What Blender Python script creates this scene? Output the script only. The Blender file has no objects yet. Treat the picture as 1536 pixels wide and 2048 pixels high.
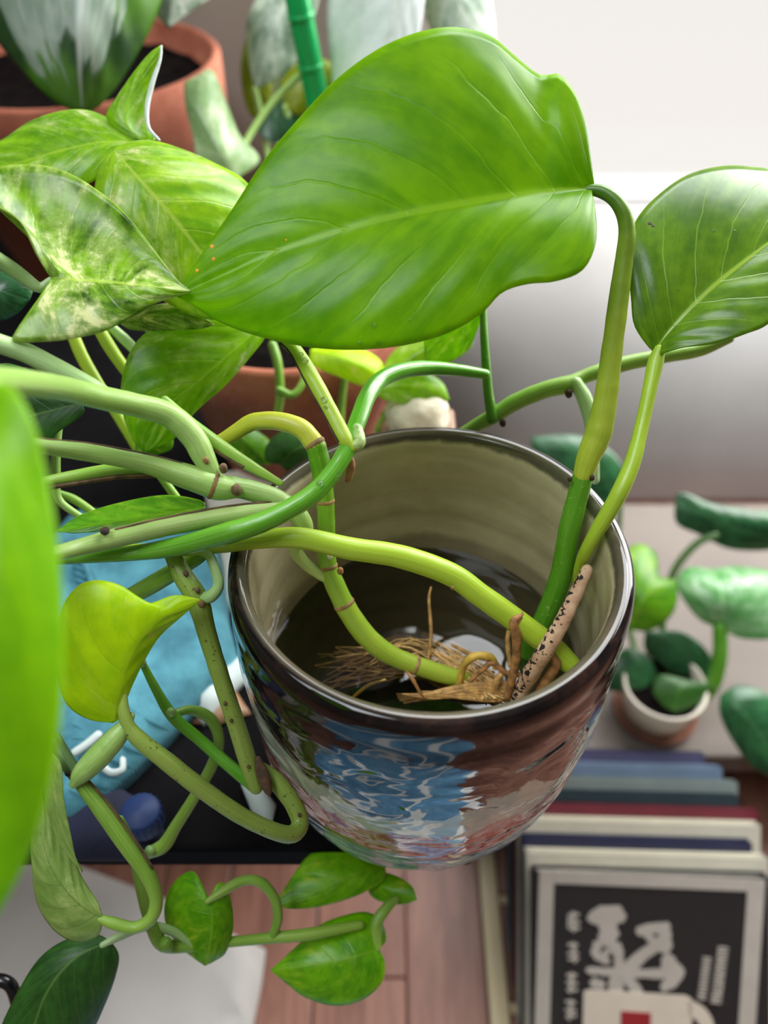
import bpy, bmesh, math, random
from mathutils import Vector, Matrix, noise
random.seed(7)
sc = bpy.context.scene
COL = sc.collection

# ------------------------------------------------------------------ camera
FPX = 1650.0; CAMZ = 0.575; PIT = math.radians(45)
cam = bpy.data.cameras.new('camera'); co = bpy.data.objects.new('camera', cam); COL.objects.link(co)
cam.sensor_fit = 'VERTICAL'; cam.sensor_height = 36.0; cam.sensor_width = 27.0
cam.lens = 36.0 * FPX / 2048.0; cam.clip_start = 0.01
co.location = (0, 0, CAMZ); co.rotation_euler = (math.pi / 2 - PIT, 0, 0)
cam.dof.use_dof = True; cam.dof.focus_distance = 0.226; cam.dof.aperture_fstop = 7.6
sc.camera = co
# ------------------------------------------------------------------ light
sc.view_settings.view_transform = 'Standard'; sc.view_settings.look = 'None'
sc.view_settings.gamma = 1.0; sc.view_settings.use_curve_mapping = False
sc.view_settings.exposure = 0.0
w = bpy.data.worlds.new('overcast_sky'); sc.world = w; w.use_nodes = True
bg = w.node_tree.nodes['Background']; bg.inputs[0].default_value = (1.0, 0.97, 0.925, 1); bg.inputs[1].default_value = 0.98

def area(name, loc, target, sx, sy, power, col):
    l = bpy.data.lights.new(name, 'AREA'); l.shape = 'RECTANGLE'; l.size = sx; l.size_y = sy
    l.energy = power; l.color = col
    o = bpy.data.objects.new(name, l); COL.objects.link(o); o.location = loc
    d = Vector(target) - Vector(loc); o.rotation_euler = d.to_track_quat('-Z', 'Y').to_euler()
    return o
area('window_daylight', (0.82, 0.87, 0.80), (0.0, 0.2, 0.42), 0.70, 1.05, 30.0, (1.0, 0.985, 0.96))
area('window_daylight_top', (0.34, 0.87, 1.16), (0.05, 0.15, 0.36), 0.72, 0.60, 16.0, (0.94, 0.97, 1.0))
area('overhead_fill', (-0.55, -0.12, 1.85), (0.0, 0.1, 0.35), 0.8, 0.6, 17.0, (0.88, 0.95, 1.0))  # added overhead fill to brighten the leaf tops, no real fitting

# ------------------------------------------------------------------ geometry helpers
CP, SP = math.cos(PIT), math.sin(PIT)
VX = Vector((1, 0, 0)); VF = Vector((0, CP, -SP)); VD = Vector((0, -SP, -CP)); CAM = Vector((0, 0, CAMZ))
def P(px, py, d):
    return CAM + d * (VF + VX * ((px - 768) / FPX) + VD * ((py - 1024) / FPX))
def Pz(px, py, z):
    r = VF + VX * ((px - 768) / FPX) + VD * ((py - 1024) / FPX)
    return CAM + r * ((z - CAMZ) / r.z)

def link(name, verts, faces, mat, parent=None, smooth=True, uvs=None, mats=None, fmat=None):
    me = bpy.data.meshes.new(name)
    off = parent['_o'] if parent is not None and '_o' in parent else None
    base = Vector(off) if off is not None else Vector((0, 0, 0))
    me.from_pydata([tuple(Vector(v) - base) for v in verts], [], faces)
    if uvs is not None:
        ul = me.uv_layers.new(name='UVMap')
        for lp in me.loops: ul.data[lp.index].uv = uvs[lp.vertex_index]
    if smooth:
        me.polygons.foreach_set('use_smooth', [True] * len(me.polygons))
    if mats:
        for m in mats: me.materials.append(m)
        if fmat: me.polygons.foreach_set('material_index', fmat)
    elif mat: me.materials.append(mat)
    me.update()
    o = bpy.data.objects.new(name, me); COL.objects.link(o)
    if parent is not None:
        o.parent = parent
        o['_o'] = tuple(base)
    return o

def thing(name, label, cat, loc, group=None):
    o = bpy.data.objects.new(name, None); COL.objects.link(o); o.location = loc
    o.empty_display_size = 0.02
    o['_o'] = tuple(loc); o['label'] = label; o['category'] = cat
    if group: o['group'] = group
    return o
def tag(o, label, cat, group=None):
    o['label'] = label; o['category'] = cat
    if group: o['group'] = group
    return o
def struct(o): o['kind'] = 'structure'; return o

def cr(pts, n):
    """Catmull-Rom through tuples, n samples uniformly spread by chord length"""
    pts = [tuple(map(float, p)) for p in pts]
    if len(pts) == 2: pts = [pts[0], tuple((a + b) / 2 for a, b in zip(*pts)), pts[1]]
    ext = [tuple(2 * a - b for a, b in zip(pts[0], pts[1]))] + pts + [tuple(2 * a - b for a, b in zip(pts[-1], pts[-2]))]
    dense = []
    for i in range(len(pts) - 1):
        p0, p1, p2, p3 = ext[i:i + 4]
        for k in range(12):
            t = k / 12
            dense.append(tuple(0.5 * (2 * b + (c - a) * t + (2 * a - 5 * b + 4 * c - e) * t * t + (3 * b - a - 3 * c + e) * t ** 3)
                               for a, b, c, e in zip(p0, p1, p2, p3)))
    dense.append(pts[-1])
    L = [0]
    for a, b in zip(dense, dense[1:]): L.append(L[-1] + math.hypot(a[0] - b[0], a[1] - b[1]) + 1e-9)
    out = []; j = 0
    for i in range(n):
        s = L[-1] * i / (n - 1)
        while j < len(L) - 2 and L[j + 1] < s: j += 1
        t = (s - L[j]) / (L[j + 1] - L[j])
        out.append(tuple(a + (b - a) * t for a, b in zip(dense[j], dense[j + 1])))
    return out

def sweep(C, R, sides=14, cap=True, flat=1.0):
    """tube along world points C with radii R -> verts, faces, uvs"""
    n = len(C); verts = []; faces = []; uvs = []
    T = [(C[min(i + 1, n - 1)] - C[max(i - 1, 0)]).normalized() for i in range(n)]
    u = T[0].orthogonal().normalized()
    rings = []
    for i in range(n):
        u = (u - T[i] * u.dot(T[i])).normalized(); v = T[i].cross(u)
        rings.append((C[i], R[i], u.copy(), v, i / (n - 1)))
    if cap:
        f, l = rings[0], rings[-1]
        pre = [(f[0] - T[0] * f[1] * math.sin(a), f[1] * math.cos(a), f[2], f[3], 0) for a in (1.45, 1.0, .5)]
        post = [(l[0] + T[-1] * l[1] * math.sin(a), l[1] * math.cos(a), l[2], l[3], 1) for a in (.5, 1.0, 1.45)]
        rings = pre + rings + post
    for c, r, uu, vv, s in rings:
        for k in range(sides):
            a = 2 * math.pi * k / sides
            verts.append(c + (uu * math.cos(a) + vv * math.sin(a) * flat) * r); uvs.append((s, k / sides))
    m = len(rings)
    for i in range(m - 1):
        for k in range(sides):
            a = i * sides + k; b = i * sides + (k + 1) % sides
            faces.append((a, b, b + sides, a + sides))
    if cap:
        faces.append(tuple(range(sides - 1, -1, -1))); faces.append(tuple((m - 1) * sides + k for k in range(sides)))
    return verts, faces, uvs

def stem_pts(pts, n=None):
    n = n or max(12, 7 * len(pts))
    s = cr(pts, n)
    return [P(a[0], a[1], a[2]) for a in s], [max(a[3], .5) * a[2] / FPX for a in s]
def stem(parent, name, pts, mat, label=None, n=None, lump=0.035):
    C, R = stem_pts(pts, n)
    sd = random.random() * 50
    R = [r * (1 + lump * noise.noise(Vector((i * .35, sd, 0)))) for i, r in enumerate(R)]
    v, f, uv = sweep(C, R)
    o = link(name, v, f, mat, parent, uvs=uv)
    if label: o['label'] = label
    return o
def strip_on(parent, pts, offx, offy, r, mat, name='sheath_edge'):
    """thin dry sheath edge running along a stem"""
    q = [(p[0] + offx * p[3], p[1] + offy * p[3], p[2] - 0.0 * p[3], r) for p in pts]
    C, R = stem_pts(q)
    C = [c + (CAM - c).normalized() * (0.0012) for c in C]
    v, f, uv = sweep(C, R, 6)
    return link(name, v, f, mat, parent, uvs=uv)
def nub(parent, px, py, d, r, mat, name='root_bud', k=1.3):
    c = P(px, py, d); rr = r * d / FPX
    bm = bmesh.new(); bmesh.ops.create_icosphere(bm, subdivisions=2, radius=rr)
    for v in bm.verts:
        v.co *= 1 + .18 * noise.noise(v.co * (1.5 / rr)); v.co.z *= k
    vs = [c + v.co for v in bm.verts]; fs = [tuple(x.index for x in f.verts) for f in bm.faces]; bm.free()
    return link(name, vs, fs, mat, parent)

def leaf(parent, mid, left, right, mat, bulge=(.12, .12), n=40, nc=10, pm=1.25, thick=.00035, vein=.00025, K=7, wave=0.0, name='leaf', label=None):
    seed = random.random() * 60
    m = cr(mid, 80)
    vein = vein * min(1.0, (P(*mid[0]) - P(*mid[-1])).length / .085)
    base, tip = mid[0], mid[-1]
    E = [cr([base] + list(s) + [tip], n + 1) for s in (left, right)]
    def MP(t):
        x = t * 79; i = min(int(x), 78); k = x - i
        a, b = m[i], m[i + 1]
        return P(*[p + (q - p) * k for p, q in zip(a, b)])
    verts = []; uvs = []; idx = {}
    for i in range(n + 1):
        s = i / n
        c = MP(s ** pm)
        eL = P(*E[0][i]); eR = P(*E[1][i])
        tng = (MP(min(1, s + .04)) - MP(max(0, s - .04))).normalized()
        for side, e, b in ((-1, eL, bulge[0]), (1, eR, bulge[1])):
            dv = e - c; L = dv.length
            nn = dv.cross(tng)
            if nn.length < 1e-9: nn = CAM - c
            nn.normalize()
            if nn.dot(CAM - c) < 0: nn = -nn
            for j in range(nc + 1):
                wv = j / nc
                if j == 0 and side == 1: idx[(i, 0)] = idx[(i, 0)]; continue
                p = c + dv * wv + nn * (b * L * 4 * wv * (1 - wv) * .5)
                fade = math.sin(math.pi * min(1, wv)) * math.sin(math.pi * s) ** .5 if 0 < s < 1 else 0
                p += nn * (vein * math.cos(2 * math.pi * K * (s - .28 * wv)) * fade)
                p += nn * (wave * L * wv * wv * noise.noise(Vector((s * 4.5, side * 3, seed))))
                idx[(i, side * j)] = len(verts); verts.append(p); uvs.append((s, .5 + .5 * side * wv))
    faces = []
    for i in range(n):
        for j in range(-nc, nc):
            faces.append((idx[(i, j)], idx[(i, j + 1)], idx[(i + 1, j + 1)], idx[(i + 1, j)]))
    o = link(name, verts, faces, mat, parent, uvs=uvs)
    # orient toward the camera, weld the pinched ends
    bm = bmesh.new(); bm.from_mesh(o.data)
    bmesh.ops.remove_doubles(bm, verts=bm.verts, dist=1e-6)
    bmesh.ops.recalc_face_normals(bm, faces=bm.faces)
    ctr = Vector((0, 0, 0)); sm = 0
    off = Vector(o.get('_o', (0, 0, 0)))
    for f in bm.faces: sm += f.normal.dot(CAM - off - f.calc_center_median()) * f.calc_area()
    if sm < 0: bmesh.ops.reverse_faces(bm, faces=bm.faces)
    bm.to_mesh(o.data); bm.free()
    md = o.modifiers.new('thickness', 'SOLIDIFY'); md.thickness = thick; md.offset = -1
    if label: o['label'] = label
    return o

def on_surface(o, px, py):
    """where the line of sight through a photo pixel meets an object's own mesh"""
    from mathutils.bvhtree import BVHTree
    off = Vector(o.get('_o', (0, 0, 0)))
    t = BVHTree.FromPolygons([v.co + off for v in o.data.vertices], [tuple(p.vertices) for p in o.data.polygons])
    return t.ray_cast(CAM, (P(px, py, 1) - CAM).normalized())[:2]
def fleck(parent, o, px, py, r, mat, name, h=.35):
    p, nrm = on_surface(o, px, py)
    if p is None: return
    if nrm.dot(CAM - p) < 0: nrm = -nrm
    rr = r * (p - CAM).length / FPX; u = nrm.orthogonal().normalized(); w = nrm.cross(u); vs = []; fs = []
    for i in range(4):
        a = i / 3 * 1.5
        for k in range(10):
            b = 2 * math.pi * k / 10; q = rr * math.cos(a) * (1 + .15 * math.sin(3 * b + px))
            vs.append(p + u * q * math.cos(b) + w * q * math.sin(b) + nrm * (rr * h * math.sin(a)))
    for i in range(3):
        for k in range(10): fs.append((i * 10 + k, i * 10 + (k + 1) % 10, i * 10 + 10 + (k + 1) % 10, i * 10 + 10 + k))
    fs.append(tuple(30 + k for k in range(10)))
    return link(name, vs, fs, mat, parent)

def box(name, x0, x1, y0, y1, z0, z1, mat, parent=None, bev=.002, rot=0.0):
    bm = bmesh.new(); bmesh.ops.create_cube(bm, size=1)
    for v in bm.verts: v.co = Vector(((x1 - x0) * v.co.x, (y1 - y0) * v.co.y, (z1 - z0) * v.co.z))
    if bev: bmesh.ops.bevel(bm, geom=bm.edges[:], offset=bev, segments=2, affect='EDGES', profile=.5)
    c = Vector(((x0 + x1) / 2, (y0 + y1) / 2, (z0 + z1) / 2)); R = Matrix.Rotation(rot, 3, 'Z')
    bm.verts.index_update()
    vs = [c + R @ v.co for v in bm.verts]; fs = [tuple(x.index for x in f.verts) for f in bm.faces]; bm.free()
    return link(name, vs, fs, mat, parent, smooth=False)

def lathe(prof, c, n=96, fn=None, closed=False):
    """prof: list of (r, z) -> verts, faces, uvs around vertical axis at c"""
    verts = []; faces = []; uvs = []
    m = len(prof)
    for i, (r, z) in enumerate(prof):
        for k in range(n):
            a = 2 * math.pi * k / n
            rr, zz = (r, z) if fn is None else fn(r, z, a)
            verts.append(Vector((c[0] + rr * math.cos(a), c[1] + rr * math.sin(a), c[2] + zz))); uvs.append((k / n, i / (m - 1)))
    for i in range(m - 1):
        for k in range(n):
            a = i * n + k; b = i * n + (k + 1) % n
            faces.append((a, b, b + n, a + n))
    return verts, faces, uvs
def disc(c, r, n=64, rings=6, fn=None):
    verts = [Vector(c)]; faces = []
    for i in range(1, rings + 1):
        for k in range(n):
            a = 2 * math.pi * k / n; rr = r * i / rings
            verts.append(Vector((c[0] + rr * math.cos(a), c[1] + rr * math.sin(a), c[2])))
    for k in range(n): faces.append((0, 1 + k, 1 + (k + 1) % n))
    for i in range(rings - 1):
        for k in range(n):
            a = 1 + i * n + k; b = 1 + i * n + (k + 1) % n
            faces.append((a, a + n, b + n, b))
    if fn: verts = [fn(v) for v in verts]
    return verts, faces
def slab(name, poly, z0, z1, mat, parent=None, bump=0.0, bfreq=30, grid=.006):
    """soft cloth / paper slab with outline poly [(x,y)], top undulating"""
    bm = bmesh.new()
    vs = [bm.verts.new((x, y, 0)) for x, y in poly]
    bm.faces.new(vs)
    bmesh.ops.triangulate(bm, faces=bm.faces[:])
    for _ in range(7):
        es = [e for e in bm.edges if e.calc_length() > grid * 1.6]
        if not es: break
        bmesh.ops.subdivide_edges(bm, edges=es, cuts=1, use_grid_fill=False)
        bmesh.ops.triangulate(bm, faces=[f for f in bm.faces if len(f.verts) > 4])
    bmesh.ops.beautify_fill(bm, faces=[f for f in bm.faces if len(f.verts) == 3], edges=bm.edges[:])
    bm.normal_update()
    if sum(f.normal.z for f in bm.faces) < 0: bmesh.ops.reverse_faces(bm, faces=bm.faces)
    bnd = [v for v in bm.verts if v.is_boundary]
    top = bm.faces[:]
    r = bmesh.ops.extrude_face_region(bm, geom=top)
    nv = [g for g in r['geom'] if isinstance(g, bmesh.types.BMVert)]
    s = set(nv)
    segs = [(Vector((*poly[i], 0)), Vector((*poly[(i + 1) % len(poly)], 0))) for i in range(len(poly))]
    def edge_d(p):
        b = 1e9
        for a, c in segs:
            d = c - a; t = max(0, min(1, (p - a).dot(d) / d.length_squared)); b = min(b, (p - a - d * t).length)
        return b
    for v in bm.verts:
        if v in s:
            e = edge_d(Vector((v.co.x, v.co.y, 0))); k = min(1, e / max(1e-5, (z1 - z0)))
            v.co.z = z0 + (z1 - z0) * (.35 + .65 * math.sqrt(1 - (1 - k) ** 2)) + bump * k * noise.noise(Vector((v.co.x * bfreq, v.co.y * bfreq, 3)))
        else: v.co.z = z0
    bmesh.ops.recalc_face_normals(bm, faces=bm.faces)
    bm.verts.index_update()
    V = [v.co.copy() for v in bm.verts]; F = [tuple(x.index for x in f.verts) for f in bm.faces]; bm.free()
    return link(name, V, F, mat, parent)

# ------------------------------------------------------------------ material helpers
class NT:
    def __init__(s, name):
        s.m = bpy.data.materials.new(name); s.m.use_nodes = True; s.t = s.m.node_tree
        s.p = s.t.nodes['Principled BSDF']; s.out = s.t.nodes['Material Output']
    def n(s, typ, **kw):
        x = s.t.nodes.new(typ)
        for k, v in kw.items():
            if k[0] == 'i' and k[1:].isdigit(): s.set(x.inputs[int(k[1:])], v)
            else: setattr(x, k, v)
        return x
    def set(s, sock, v):
        if isinstance(v, bpy.types.NodeSocket): s.t.links.new(v, sock)
        elif hasattr(v, '__len__') and len(v) == 3 and sock.type == 'RGBA': sock.default_value = (*v, 1)
        else: sock.default_value = v
    def math(s, op, a, b=0.0, c=0.0, clamp=False):
        x = s.n('ShaderNodeMath', operation=op, use_clamp=clamp); s.set(x.inputs[0], a); s.set(x.inputs[1], b); s.set(x.inputs[2], c); return x.outputs[0]
    def mix(s, f, a, b, bt='MIX'):
        x = s.n('ShaderNodeMix', data_type='RGBA', blend_type=bt); s.set(x.inputs[0], f); s.set(x.inputs[6], a); s.set(x.inputs[7], b); return x.outputs[2]
    def noise(s, vec, scale, detail=3, rough=.5, dist=0):
        x = s.n('ShaderNodeTexNoise'); s.set(x.inputs['Vector'], vec); x.inputs['Scale'].default_value = scale
        x.inputs['Detail'].default_value = detail; x.inputs['Roughness'].default_value = rough; x.inputs['Distortion'].default_value = dist
        return x.outputs[0]
    def ramp(s, f, stops, interp='LINEAR'):
        x = s.n('ShaderNodeValToRGB'); x.color_ramp.interpolation = interp
        e = x.color_ramp.elements
        while len(e) > 1: e.remove(e[-1])
        e[0].position = stops[0][0]; c = stops[0][1]; e[0].color = (*c, 1) if len(c) == 3 else c
        for p, c in stops[1:]:
            q = e.new(p); q.color = (*c, 1)
        s.set(x.inputs[0], f); return x.outputs[0]
    def sstep(s, v, a, b):
        x = s.n('ShaderNodeMapRange', interpolation_type='SMOOTHSTEP'); s.set(x.inputs[0], v); x.inputs[1].default_value = a; x.inputs[2].default_value = b
        return x.outputs[0]
    def obj(s): return s.n('ShaderNodeTexCoord').outputs['Object']
    def gen(s): return s.n('ShaderNodeNewGeometry').outputs['Position']
    def bump(s, h, strength=.3, dist=.001):
        x = s.n('ShaderNodeBump'); x.inputs['Strength'].default_value = strength; x.inputs['Distance'].default_value = dist; s.set(x.inputs['Height'], h)
        s.t.links.new(x.outputs[0], s.p.inputs['Normal']); return x
def S(r, g, b):
    f = lambda c: ((c / 255 + .055) / 1.055) ** 2.4 if c > 10 else c / 255 / 12.92
    return (f(r), f(g), f(b))
M = {}
def plain(name, col, rough=.6, var=.25, scale=40, bump=.0, spec=.5):
    n = NT(name); v = n.noise(n.obj(), scale, 4)
    d = tuple(c * (1 - var) for c in col); l = tuple(min(1, c * (1 + var)) for c in col)
    n.set(n.p.inputs['Base Color'], n.mix(n.sstep(v, .3, .7), d, l)); n.p.inputs['Roughness'].default_value = rough
    n.p.inputs['Specular IOR Level'].default_value = spec
    if bump: n.bump(n.noise(n.obj(), scale * 4, 3), bump, .0006)
    M[name] = n.m; return n.m

def leafmat(name, dark, light, cream=0.0, creamcol=(.80, .78, .50), trans=.38, rough=.30, vcol=None, vstr=.35, K=7, seed=0.0, tcol=None, streak=1.0, mott=1.0, mid=.6, spec=.5, vline=.05, sweep=.28):
    n = NT(name)
    uv = n.n('ShaderNodeUVMap').outputs[0]
    sp = n.n('ShaderNodeSeparateXYZ', i0=uv); s = sp.outputs[0]
    wv = n.math('MULTIPLY', n.math('SUBTRACT', sp.outputs[1], .5), 2.0); aw = n.math('ABSOLUTE', wv)
    aw0 = aw; q = n.math('MULTIPLY', n.math('SUBTRACT', s, n.math('MULTIPLY', aw, sweep)), K * 1.0)
    pos = n.obj()
    jit = n.math('MULTIPLY', n.math('SUBTRACT', n.noise(pos, 90, 2), .5), .35)
    # vein-following coordinates
    cv = n.n('ShaderNodeCombineXYZ'); n.set(cv.inputs[0], n.math('MULTIPLY', q, 1.6 * streak)); n.set(cv.inputs[1], n.math('MULTIPLY', wv, 1.6)); cv.inputs[2].default_value = seed
    n1 = n.noise(cv.outputs[0], 1.3, 6, .62, .5)
    n2 = n.noise(pos, 260, 3, .6)
    n3 = n.noise(pos, 45, 3, .5)
    f = n.sstep(n.math('ADD', n.math('ADD', n.math('MULTIPLY', n3, .35), n.math('MULTIPLY', n1, .40)), n.math('ADD', n.math('MULTIPLY', n2, .25 * mott), .125 * (1 - mott))), .36, .64)
    col = n.mix(f, dark, light)
    if cream > 0:
        cv2 = n.n('ShaderNodeCombineXYZ'); n.set(cv2.inputs[0], n.math('MULTIPLY', q, .62 * streak)); n.set(cv2.inputs[1], n.math('MULTIPLY', wv, 1.1)); cv2.inputs[2].default_value = seed + 9
        a = n.math('ADD', n.math('MULTIPLY', n.noise(cv2.outputs[0], 1.2, 8, .68, .8), .75), n.math('MULTIPLY', n.noise(pos, 420, 4, .7), .25))
        c1 = n.sstep(a, .60 - cream * .22, .66 - cream * .18)
        c0 = n.sstep(a, .50 - cream * .2, .62 - cream * .2)
        col = n.mix(n.math('MULTIPLY', c0, .55), col, n.mix(.5, light, creamcol))
        col = n.mix(n.math('MULTIPLY', c1, .9), col, creamcol)
    # lateral veins
    fr = n.math('ABSOLUTE', n.math('SUBTRACT', n.math('FRACT', n.math('ADD', q, jit)), .5))
    lv = n.math('SUBTRACT', 1.0, n.sstep(fr, .0, vline)); lv = n.math('MULTIPLY', lv, n.math('SUBTRACT', 1.0, n.sstep(aw, .55, .95)))
    mv = n.math('SUBTRACT', 1.0, n.sstep(aw, .012, .035))
    vc = vcol or tuple(min(1, c * 1.6 + .03) for c in light)
    col = n.mix(n.math('MULTIPLY', lv, vstr), col, vc)
    col = n.mix(n.math('MULTIPLY', mv, mid), col, vc)
    edge = n.sstep(aw, .975, 1.0); col = n.mix(n.math('MULTIPLY', edge, .35), col, vc)
    n.set(n.p.inputs['Base Color'], col); n.p.inputs['Roughness'].default_value = rough; n.p.inputs['Specular IOR Level'].default_value = spec
    h = n.math('ADD', n.math('MULTIPLY', n3, .8), n.math('ADD', n.math('MULTIPLY', n2, .15), n.math('MULTIPLY', lv, -.3)))
    b = n.bump(h, .28, .0008)
    tr = n.n('ShaderNodeBsdfTranslucent'); hs = n.n('ShaderNodeMix', data_type='RGBA', blend_type='MULTIPLY'); hs.inputs[0].default_value = 1.0
    n.set(hs.inputs[6], col); n.set(hs.inputs[7], tcol or (1.0, 1.0, .35)); 
    gm = n.n('ShaderNodeGamma'); n.set(gm.inputs[0], hs.outputs[2]); gm.inputs[1].default_value = .8
    n.set(tr.inputs[0], gm.outputs[0])
    ms = n.n('ShaderNodeMixShader'); ms.inputs[0].default_value = trans
    n.t.links.new(n.p.outputs[0], ms.inputs[1]); n.t.links.new(tr.outputs[0], ms.inputs[2]); n.t.links.new(ms.outputs[0], n.out.inputs[0])
    M[name] = n.m; return n.m

def stemmat(name, c0, c1, c2=None, rough=.35, spots=0.0, spotcol=(.05, .03, .015)):
    """colour runs from c0 (start) to c1 (end); c2 = pale streaks along the length"""
    n = NT(name); uv = n.n('ShaderNodeUVMap').outputs[0]
    sp = n.n('ShaderNodeSeparateXYZ', i0=uv)
    pos = n.obj()
    col = n.mix(n.math('ADD', sp.outputs[0], n.math('MULTIPLY', n.math('SUBTRACT', n.noise(pos, 120, 2), .5), .5), 0, True), c0, c1)
    cv = n.n('ShaderNodeCombineXYZ'); n.set(cv.inputs[0], n.math('MULTIPLY', sp.outputs[0], 2.0)); n.set(cv.inputs[1], n.math('MULTIPLY', sp.outputs[1], 14.0))
    st = n.sstep(n.noise(cv.outputs[0], 1.5, 4, .6), .4, .75)
    col = n.mix(n.math('MULTIPLY', st, .45), col, c2 or tuple(min(1, c * 1.7 + .04) for c in c1))
    if spots:
        sv = n.sstep(n.noise(pos, 700, 2, .5), .66, .70)
        col = n.mix(n.math('MULTIPLY', sv, spots), col, spotcol)
    n.set(n.p.inputs['Base Color'], col); n.p.inputs['Roughness'].default_value = rough
    n.bump(n.math('ADD', n.noise(pos, 500, 3), n.math('MULTIPLY', st, .6)), .2, .0004)
    n.p.inputs['Subsurface Weight'].default_value = 0.0
    M[name] = n.m; return n.m

# ------------------------------------------------------------------ materials
# pothos greens
leafmat('leaf_big', S(104, 164, 2), S(148, 198, 6), mott=.6, spec=.38, trans=.60, rough=.27, vcol=S(160, 205, 40), vstr=.16, K=8, mid=.85, seed=1)
leafmat('leaf_right', S(72, 118, 10), S(116, 160, 22), trans=.36, rough=.26, vcol=S(168, 200, 70), vstr=.55, K=6, seed=2, vline=.03, mid=.85)
leafmat('leaf_marbled', S(34, 82, 2), S(136, 188, 20), cream=.36, creamcol=S(232, 234, 176), trans=.34, rough=.28, vcol=S(190, 215, 90), vstr=.2, K=7, seed=3)
leafmat('leaf_marbled_light', S(112, 172, 10), S(180, 222, 30), cream=.16, creamcol=S(235, 238, 180), trans=.5, rough=.28, vcol=S(205, 225, 100), vstr=.3, K=6, seed=5)
leafmat('leaf_fresh', S(104, 168, 6), S(164, 216, 18), cream=.08, trans=.5, rough=.3, vcol=S(190, 220, 80), vstr=.25, K=6, seed=7)
leafmat('leaf_mid', S(58, 128, 12), S(112, 178, 26), cream=.12, creamcol=S(190, 210, 60), trans=.42, rough=.3, vcol=S(170, 210, 80), vstr=.2, K=7, seed=11)
leafmat('leaf_yellow', S(184, 230, 2), S(220, 252, 10), cream=.14, creamcol=S(235, 240, 120), trans=.5, rough=.38, vcol=S(210, 235, 60), vstr=.15, K=5, seed=14)
leafmat('leaf_near', S(132, 200, 4), S(164, 222, 10), trans=.5, rough=.4, vcol=S(170, 220, 40), vstr=.1, K=6, seed=15)
leafmat('leaf_under', S(140, 178, 80), S(178, 208, 116), cream=.15, creamcol=S(206, 224, 140), trans=.4, rough=.5, vcol=S(120, 150, 70), vstr=.3, K=6, seed=17)
leafmat('leaf_dark', S(26, 72, 18), S(58, 112, 36), trans=.25, rough=.42, vcol=S(110, 150, 70), vstr=.2, K=7, seed=21)
leafmat('leaf_deep', S(16, 58, 30), S(52, 112, 66), trans=.2, rough=.3, vcol=S(90, 140, 90), vstr=.2, K=6, seed=23)
leafmat('leaf_gloss', S(60, 140, 60), S(130, 190, 120), cream=.25, creamcol=S(200, 225, 200), trans=.3, rough=.22, vcol=S(180, 220, 170), vstr=.2, K=6, seed=26)
leafmat('leaf_bright', S(86, 168, 6), S(148, 220, 18), cream=.1, creamcol=S(190, 220, 60), trans=.45, rough=.3, vcol=S(170, 215, 60), vstr=.15, K=5, seed=28)
leafmat('leaf_olive', S(120, 140, 0), S(160, 172, 10), trans=.4, rough=.35, vcol=S(180, 190, 60), vstr=.1, K=5, seed=29)
leafmat('leaf_silver', S(60, 105, 60), S(176, 196, 176), cream=.55, creamcol=S(214, 224, 214), trans=.3, rough=.35, vcol=S(225, 232, 225), vstr=.3, K=7, seed=31)
leafmat('leaf_pale', S(120, 165, 90), S(170, 205, 140), cream=.35, creamcol=S(222, 232, 200), trans=.35, rough=.35, vcol=S(215, 228, 200), vstr=.2, K=6, seed=35)
leafmat('leaf_white', S(196, 210, 214), S(222, 230, 234), cream=.1, creamcol=S(120, 150, 110), trans=.3, rough=.35, vcol=S(235, 240, 240), vstr=.2, K=6, seed=37)

# variegated big leaf of the rear plant: silver heart, green margins (pattern follows the leaf's own coordinates)
def broad_leaf():
    n = NT('leaf_broad'); uv = n.n('ShaderNodeUVMap').outputs[0]; sp = n.n('ShaderNodeSeparateXYZ', i0=uv); pos = n.obj()
    wv = n.math('MULTIPLY', n.math('SUBTRACT', sp.outputs[1], .5), 2.0)
    cv = n.n('ShaderNodeCombineXYZ'); n.set(cv.inputs[0], n.math('MULTIPLY', sp.outputs[0], 2.2)); n.set(cv.inputs[1], n.math('MULTIPLY', wv, 3.0))
    nz = n.noise(cv.outputs[0], 1.6, 5, .6, .3)
    d = n.math('ADD', n.math('ABSOLUTE', n.math('ADD', wv, .12)), n.math('MULTIPLY', n.math('SUBTRACT', nz, .5), .9))
    sv = n.math('SUBTRACT', 1.0, n.sstep(d, .52, .66))
    tipd = n.sstep(n.math('ADD', sp.outputs[0], n.math('MULTIPLY', n.math('SUBTRACT', nz, .5), .5)), .80, .86)
    sv = n.math('MULTIPLY', sv, n.math('SUBTRACT', 1.0, n.math('MULTIPLY', tipd, .95)))
    green = n.mix(n.sstep(n.noise(pos, 30, 3), .35, .65), S(30, 74, 28), S(92, 146, 40))
    silver = n.mix(n.sstep(n.noise(cv.outputs[0], 3.2, 3), .35, .65), S(150, 172, 152), S(186, 202, 186))
    col = n.mix(sv, green, silver)
    vs = n.math('SUBTRACT', 1.0, n.sstep(n.math('ABSOLUTE', wv), .01, .06)); col = n.mix(n.math('MULTIPLY', vs, .8), col, S(220, 228, 218))
    n.set(n.p.inputs['Base Color'], col); n.p.inputs['Roughness'].default_value = .4
    tr = n.n('ShaderNodeBsdfTranslucent'); n.set(tr.inputs[0], col)
    ms = n.n('ShaderNodeMixShader'); ms.inputs[0].default_value = .3
    n.t.links.new(n.p.outputs[0], ms.inputs[1]); n.t.links.new(tr.outputs[0], ms.inputs[2]); n.t.links.new(ms.outputs[0], n.out.inputs[0])
    M['leaf_broad'] = n.m
broad_leaf()

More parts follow.
